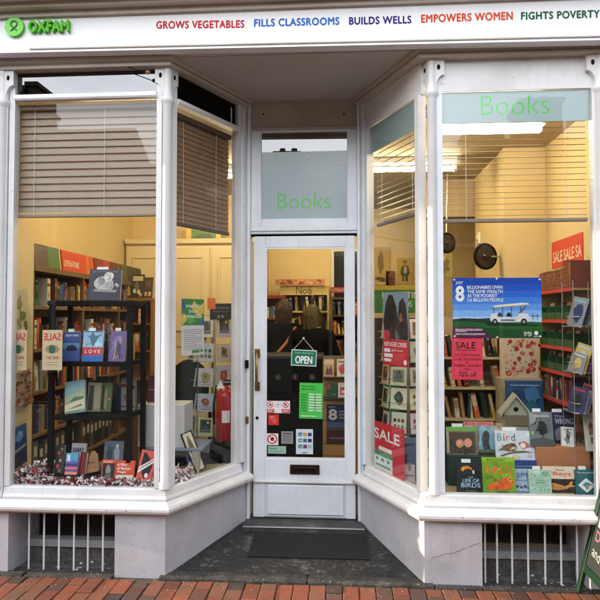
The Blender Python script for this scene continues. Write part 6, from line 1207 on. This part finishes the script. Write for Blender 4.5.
# ---- back of the shop
YB = 3.98
a = at(280, 400, YB); b = at(329, 285.5, YB); x0, x1, zt2 = a.x, b.x, b.z
e = empty('bookcase', ((x0+x1)/2, YB+.15, FZ), (0, 0, 0), 'cream bookcase against the back wall seen through the door', 'bookcase'); hw = (x1-x0)/2
CR2 = flat(S(215, 195, 130), .5, 0, 'cream_shelf', .06)
zz2 = [at(305, y, YB).z for y in (311, 332, 354)]
for z in zz2: MB().box(-hw+.026, hw-.026, -.14, .13, z-FZ-.02, z-FZ, CR2).build('shelf', e)
MB().box(-hw, hw, -.15, .14, zt2-FZ-.03, zt2-FZ, CR2, .003).build('top_board', e); MB().box(-hw+.026, hw-.026, .1305, .14, 0, zt2-FZ-.031, CR2).build('back_panel', e); MB().box(-hw+.026, hw-.026, -.149, -.13, at(305, 295, YB).z-FZ, zt2-FZ-.031, CR2).build('cornice', e)
for s in (-1, 1): MB().box(s*(hw-.0125)-.0125, s*(hw-.0125)+.0125, -.149, .14, 0, zt2-FZ-.031, CR2).build('upright', e)
BW = [p for p in PAL if p[0] in ('cream', 'white', 'grey', 'tan', 'black', 'navy')]
for k, z in enumerate(zz2): shelf_row((x0+.04, YB+.02), (x1-.04, YB+.02), z, 0, .14, .17, .21, f'the {ordn(k+1)} shelf of the cream bookcase', 18, 'books on the cream bookcase', 140+k, .018, .04, .4, BW)
rr = random.Random(12); it = [('p', blob(rr.uniform(.08, .92), rr.uniform(.25, .75), .05, 9, k, .3, 1, 4.5), rr.choice([S(215, 110, 70), S(225, 160, 120), S(190, 80, 60), S(120, 80, 60), S(230, 190, 150)])) for k in range(34)]
sheet('shelf_sign', 'orange and pink floral strip standing on top of the cream bookcase', 'sign', (275, 279, 325, 286), YB-.05, S(205, 150, 105), it, th=.01, zb=zt2+.0005)
sheet('shelf_sign', 'red strip sign with pale letters beside the dark back window', 'sign', (331, 287, 352, 293), YB, S(160, 35, 35), [('t', 'LITERATURE', .05, .25, .95, .75, S(215, 190, 160), .02)], th=.01)
# tall side bookcase on the right of the view and a red low unit
a = at(331, 400, 3.6); b = at(362, 297, 3.6)
e = empty('bookcase', ((a.x+b.x)/2, 3.75, FZ), (0, 0, 0), 'dark brown bookcase below the dark back window', 'bookcase'); hw = (b.x-a.x)/2; zt3 = b.z
DB = flat(S(95, 66, 36), .5, 0, 'brown_shelf', .1); zz3 = [at(340, y, 3.6).z for y in (315, 334, 353)]
for z in zz3: MB().box(-hw+.026, hw-.026, -.14, .13, z-FZ-.02, z-FZ, DB).build('shelf', e)
MB().box(-hw, hw, -.15, .14, zt3-FZ-.03, zt3-FZ, DB).build('top_board', e); MB().box(-hw+.026, hw-.026, .1305, .14, 0, zt3-FZ-.031, DB).build('back_panel', e)
for s in (-1, 1): MB().box(s*(hw-.0125)-.0125, s*(hw-.0125)+.0125, -.149, .14, 0, zt3-FZ-.031, DB).build('upright', e)
for k, z in enumerate(zz3): shelf_row((a.x+.03, 3.62), (b.x-.03, 3.62), z, 0, .14, .12, .17, f'the {ordn(k+1)} shelf of the brown bookcase', 12, 'books on the brown bookcase', 150+k, .02, .04, .3)
a = at(262, 400, 3.2); b = at(284, 295, 3.2)
e = empty('bookcase', ((a.x+b.x)/2, 3.33, FZ), (0, 0, 0), 'red painted bookcase behind the auburn haired person', 'bookcase'); hw = (b.x-a.x)/2; zt4 = b.z
RD = flat(S(140, 36, 28), .45, 0, 'red_shelf', .08); zz4 = [at(272, y, 3.2).z for y in (318, 338)]
MB().box(-hw, hw, -.13, .12, zt4-FZ-.04, zt4-FZ, RD).build('top_board', e); MB().box(-hw+.026, hw-.026, .1, .12, 0, zt4-FZ-.041, RD).build('back_panel', e)
for s in (-1, 1): MB().box(s*(hw-.0125)-.0125, s*(hw-.0125)+.0125, -.129, .12, 0, zt4-FZ-.041, RD).build('upright', e)
for z in zz4: MB().box(-hw+.026, hw-.026, -.12, .099, z-FZ-.02, z-FZ, RD).build('shelf', e)
GB2 = [p for p in PAL if p[0] in ('green', 'dark green', 'white', 'yellow', 'blue')]
for k, z in enumerate(zz4): shelf_row((a.x+.03, 3.22), (b.x-.03, 3.22), z, 0, .12, .11, .15, f'the {ordn(k+1)} shelf of the red bookcase', 12, 'books on the red bookcase', 160+k, .02, .035, .2, GB2)
# ================================================================== PAVEMENT THINGS
# folding chalkboard standing across the pavement
fp = at(577, 589, -.2); 
G_ = flat(S(8, 44, 26), .45, 0, 'green_gloss', .12, 14); CB = flat(S(30, 36, 34), .7, 0, 'chalk_slate', .25, 9)
zf = 0.
r_ = ray(577, 590); tt = (0-CAM.z)/r_.z; foot = CAM+r_*tt
e = empty('chalkboard_sign', (foot.x, foot.y, 0), (0, 0, 0), 'green framed folding chalkboard with pink and white handwriting on the pavement', 'chalkboard')
bwid, bh = .62, 1.12; ln = R(14)
BM_ = Matrix.Translation((0, 0, 0)) @ Matrix.Rotation(R(-90), 4, 'Z') @ Matrix.Rotation(-ln, 4, 'X')    # local x runs towards the street, -y faces -x
def cbx(x0, x1, y0, y1, z0, z1, mt, nm, par): return MB().box(x0, x1, y0, y1, z0, z1, mt, .004, BM_).build(nm, par)
fr_ = MB(); fr_.box(0, .042, -.012, .012, 0, bh, G_, .004, BM_); fr_.box(bwid-.042, bwid, -.012, .012, 0, bh, G_, .004, BM_); fr_.box(.0425, bwid-.0425, -.012, .012, .13, .175, G_, .004, BM_); fr_.box(.0425, bwid-.0425, -.012, .012, bh-.05, bh, G_, .004, BM_); fr_.build('frame', e)
bd = MB(); bd.box(.043, bwid-.043, -.004, .004, .1755, bh-.0505, CB, 0, BM_); bo = bd.build('board', e)
q = MB()
def chalk(t, u0, v0, u1, v1, c, b=.0):
    O = BM_ @ Vector((u0, -.0046, v0)); ux = (BM_.to_3x3() @ Vector((u1-u0, 0, (u1-u0)*-.12))); uz = BM_.to_3x3() @ Vector((0, 0, v1-v0)); letters(q, t, O, ux, uz, Vector(), flat(c, .9, 0, 'chalk', .3, 60), b)
PK = S(225, 150, 165); WC = S(215, 220, 215)
chalk('come in for', .08, .92, .5, .98, PK); chalk('SECOND HAND', .08, .82, .52, .88, WC, .02); chalk('books & music', .08, .72, .5, .78, PK); chalk('cards', .08, .62, .3, .68, PK, .01); chalk('25% off', .08, .53, .34, .59, WC, .01); chalk('BOOKS', .08, .42, .40, .50, WC, .03); chalk('DVDs', .08, .34, .30, .40, PK, .01); chalk('and CDs', .08, .25, .36, .31, WC, .01)
q.build('lettering', bo)
M2 = Matrix.Translation((2*math.sin(ln)*bh, 0, 0)) @ Matrix.Rotation(R(-90), 4, 'Z') @ Matrix.Rotation(ln, 4, 'X')
fb = MB(); fb.box(0, .042, -.012, .012, 0, bh-.03, G_, .004, M2); fb.box(bwid-.042, bwid, -.012, .012, 0, bh-.03, G_, .004, M2); fb.box(.0425, bwid-.0425, -.012, .012, .13, .175, G_, .004, M2); fb.box(.043, bwid-.043, -.004, .004, .1755, bh-.05, CB, 0, M2); fb.build('rear_leaf', e)
# door mat
m = MB(); MAT = flat((.018, .018, .019), .9, 0, 'rubber_mat', .4, 60, .8)
sl_ = math.atan(.128); mm = Matrix.Translation((-.22, .42, zr(.42)+.004)) @ Matrix.Rotation(sl_, 4, 'X')
m.box(-.42, .40, -.165, .175, 0, .008, MAT, .002, mm)
for k in range(26): m.box(-.41, .39, -.155+.0125*k, -.149+.0125*k, .0085, .0115, MAT, 0, mm)
tag(m.build('door_mat', None), 'black ribbed rubber mat on the sloping entrance floor', 'door mat')
# ================================================================== HOUSES ACROSS THE STREET (seen in the glass)
BRK = dirty('brown_brickwork', (.06, .04, .03), (.10, .06, .045), (.14, .09, .07), 3, 40); SLT = dirty('roof_slate', (.05, .05, .055), (.08, .08, .085), (.12, .12, .12), 3, 20); POT = flat((.10, .06, .045), .7, 0, 'clay_pot', .2)
REN = dirty('cream_render', (.24, .22, .19), (.30, .28, .24), (.36, .34, .29), 2, 30); WG = flat((.03, .035, .04), .1, 0, 'house_glass')
def house(x0, x1, yf, eaves, ridge, mat, label, chims):
    e = empty('terraced_house', ((x0+x1)/2, yf, -.14), (0, 0, 0), label, 'house', 'houses across the street'); hw = (x1-x0)/2; D = 6
    MB().box(-hw, hw, -D, 0, 0, eaves, mat).build('wall', e)
    m = MB(); m.prism([(-hw, .15, eaves+.001), (-hw, -D/2, ridge), (-hw, -D-.15, eaves+.001)], (2*hw, 0, 0), SLT); rf = m.build('roof', e)
    for cx, cw, ct in chims:
        c = MB(); c.box(cx-cw/2, cx+cw/2, -D/2-.9, -D/2+.3, eaves, ct, BRK, .02); c.box(cx-cw/2-.06, cx+cw/2+.06, -D/2-.96, -D/2+.36, ct, ct+.12, BRK)
        npot = 0 if cw < .3 else max(1, int(cw/.35))
        for k in range(npot): c.lathe([(.10, ct+.12), (.085, ct+.34)], (cx+(k-(npot-1)/2)*.35, -D/2-.2, 0), POT, 10)
        c.build('chimney', rf)
    n = max(1, int((x1-x0)/2.2))
    for k in range(n):
        X = -hw+(k+.5)*2*hw/n
        for z in (.6, 3.3):
            w_ = MB(); w_.box(X-.5, X+.5, .002, .05, z, z+1.6, WHITE); wo = w_.build('window', e); MB().box(X-.42, X+.42, .0505, .055, z+.08, z+1.52, WG).build('pane', wo)
house(-17, -10.5, -9.0, 5.2, 6.6, BRK, 'brick terraced house at the far end across the street', [(-1, 1.2, 7.6)])
house(-10.45, -5.6, -9.0, 5.3, 7.0, BRK, 'brown brick house with tall paired chimneys across the street', [(-.52, .62, 7.55), (-.70, .2, 8.0), (-.38, .26, 8.1)])
house(-5.55, -1.2, -9.0, 4.7, 6.0, REN, 'cream rendered house with clustered chimney pots across the street', [(-.6, 1.4, 6.7), (1.8, .7, 6.5)])
house(-1.15, 4.2, -9.0, 4.6, 5.8, BRK, 'low brick house directly opposite the shop door', [(2.2, .9, 6.6)])
house(4.25, 10, -9.0, 5.2, 6.5, REN, 'wide cream house opposite the chalkboard', [(-2, 1., 7.3)])
EXPOSURE = 2.2
# ================================================================== CAMERA, LIGHT
cam = bpy.data.cameras.new('camera'); co = bpy.data.objects.new('camera', cam); COL.objects.link(co)
cam.sensor_fit = 'HORIZONTAL'; cam.sensor_width = 36; cam.lens = 36*F/600; cam.clip_start = .05; cam.clip_end = 500
co.matrix_world = Matrix(((RT.x, UP.x, -FW.x, CAM.x), (RT.y, UP.y, -FW.y, CAM.y), (RT.z, UP.z, -FW.z, CAM.z), (0, 0, 0, 1)))
sc.camera = co
EL, AZ = R(10), R(1.9)                        # low sun raking along the street
trav = Vector((math.cos(EL)*math.cos(AZ), math.cos(EL)*math.sin(AZ), -math.sin(EL)))
sl = bpy.data.lights.new('sun', 'SUN'); sl.energy = 2.0; sl.angle = R(1.0); sl.color = (1, .82, .58)
so = bpy.data.objects.new('sun', sl); COL.objects.link(so); so.rotation_euler = trav.to_track_quat('-Z', 'Y').to_euler(); so.location = (-8, -2, 6)
w = bpy.data.worlds.new('World'); sc.world = w; w.use_nodes = True; nt = w.node_tree
sky = nt.nodes.new('ShaderNodeTexSky'); sky.sky_type = 'NISHITA'; sky.sun_disc = False
sky.sun_elevation = EL; sky.sun_rotation = math.atan2(-trav.x, -trav.y); sky.air_density = 1.0; sky.dust_density = 1.0; sky.ozone_density = 1.0
tc = nt.nodes.new('ShaderNodeTexCoord'); cn = nt.nodes.new('ShaderNodeTexNoise'); cn.inputs['Scale'].default_value = 2.2; cn.inputs['Detail'].default_value = 7; cn.inputs['Roughness'].default_value = .55
mp = nt.nodes.new('ShaderNodeMapping'); mp.inputs['Scale'].default_value = (1, 1, 2.2); nt.links.new(tc.outputs['Generated'], mp.inputs[0]); nt.links.new(mp.outputs[0], cn.inputs['Vector'])
cr = nt.nodes.new('ShaderNodeValToRGB'); cr.color_ramp.elements[0].position = .32; cr.color_ramp.elements[0].color = (.55, .55, .55, 1); cr.color_ramp.elements[1].position = .62; cr.color_ramp.elements[1].color = (.92, .92, .92, 1); nt.links.new(cn.outputs['Fac'], cr.inputs[0])
cm = nt.nodes.new('ShaderNodeMix'); cm.data_type = 'RGBA'; # thin cloud, brighter low over the far side of the street
dn = nt.nodes.new('ShaderNodeVectorMath'); dn.operation = 'DOT_PRODUCT'; nt.links.new(tc.outputs['Generated'], dn.inputs[0]); dn.inputs[1].default_value = (-.22, -.90, .38)
def mth(op, a, b):
    n = nt.nodes.new('ShaderNodeMath'); n.operation = op
    for i, x in enumerate((a, b)):
        if isinstance(x, (int, float)): n.inputs[i].default_value = x
        else: nt.links.new(x, n.inputs[i])
    return n.outputs[0]
gl = mth('ADD', mth('MULTIPLY', mth('POWER', mth('MAXIMUM', dn.outputs['Value'], 0.0), 5.0), 5.5), 1.0)
vs_ = nt.nodes.new('ShaderNodeVectorMath'); vs_.operation = 'SCALE'; vs_.inputs[0].default_value = (1.7, 1.73, 1.8); nt.links.new(gl, vs_.inputs['Scale']); nt.links.new(vs_.outputs[0], cm.inputs[7])
nt.links.new(cr.outputs[0], cm.inputs[0]); nt.links.new(sky.outputs[0], cm.inputs[6]); nt.links.new(cm.outputs[2], nt.nodes['Background'].inputs[0]); nt.nodes['Background'].inputs[1].default_value = .15
sc.view_settings.view_transform = 'Standard'; sc.view_settings.look = 'None'; sc.view_settings.gamma = 1; sc.view_settings.exposure = EXPOSURE; sc.view_settings.use_curve_mapping = False
sc.cycles.use_denoising = True
sc.cycles.max_bounces = 10; sc.cycles.transparent_max_bounces = 24; sc.cycles.caustics_reflective = False; sc.cycles.caustics_refractive = False; sc.cycles.sample_clamp_indirect = 6
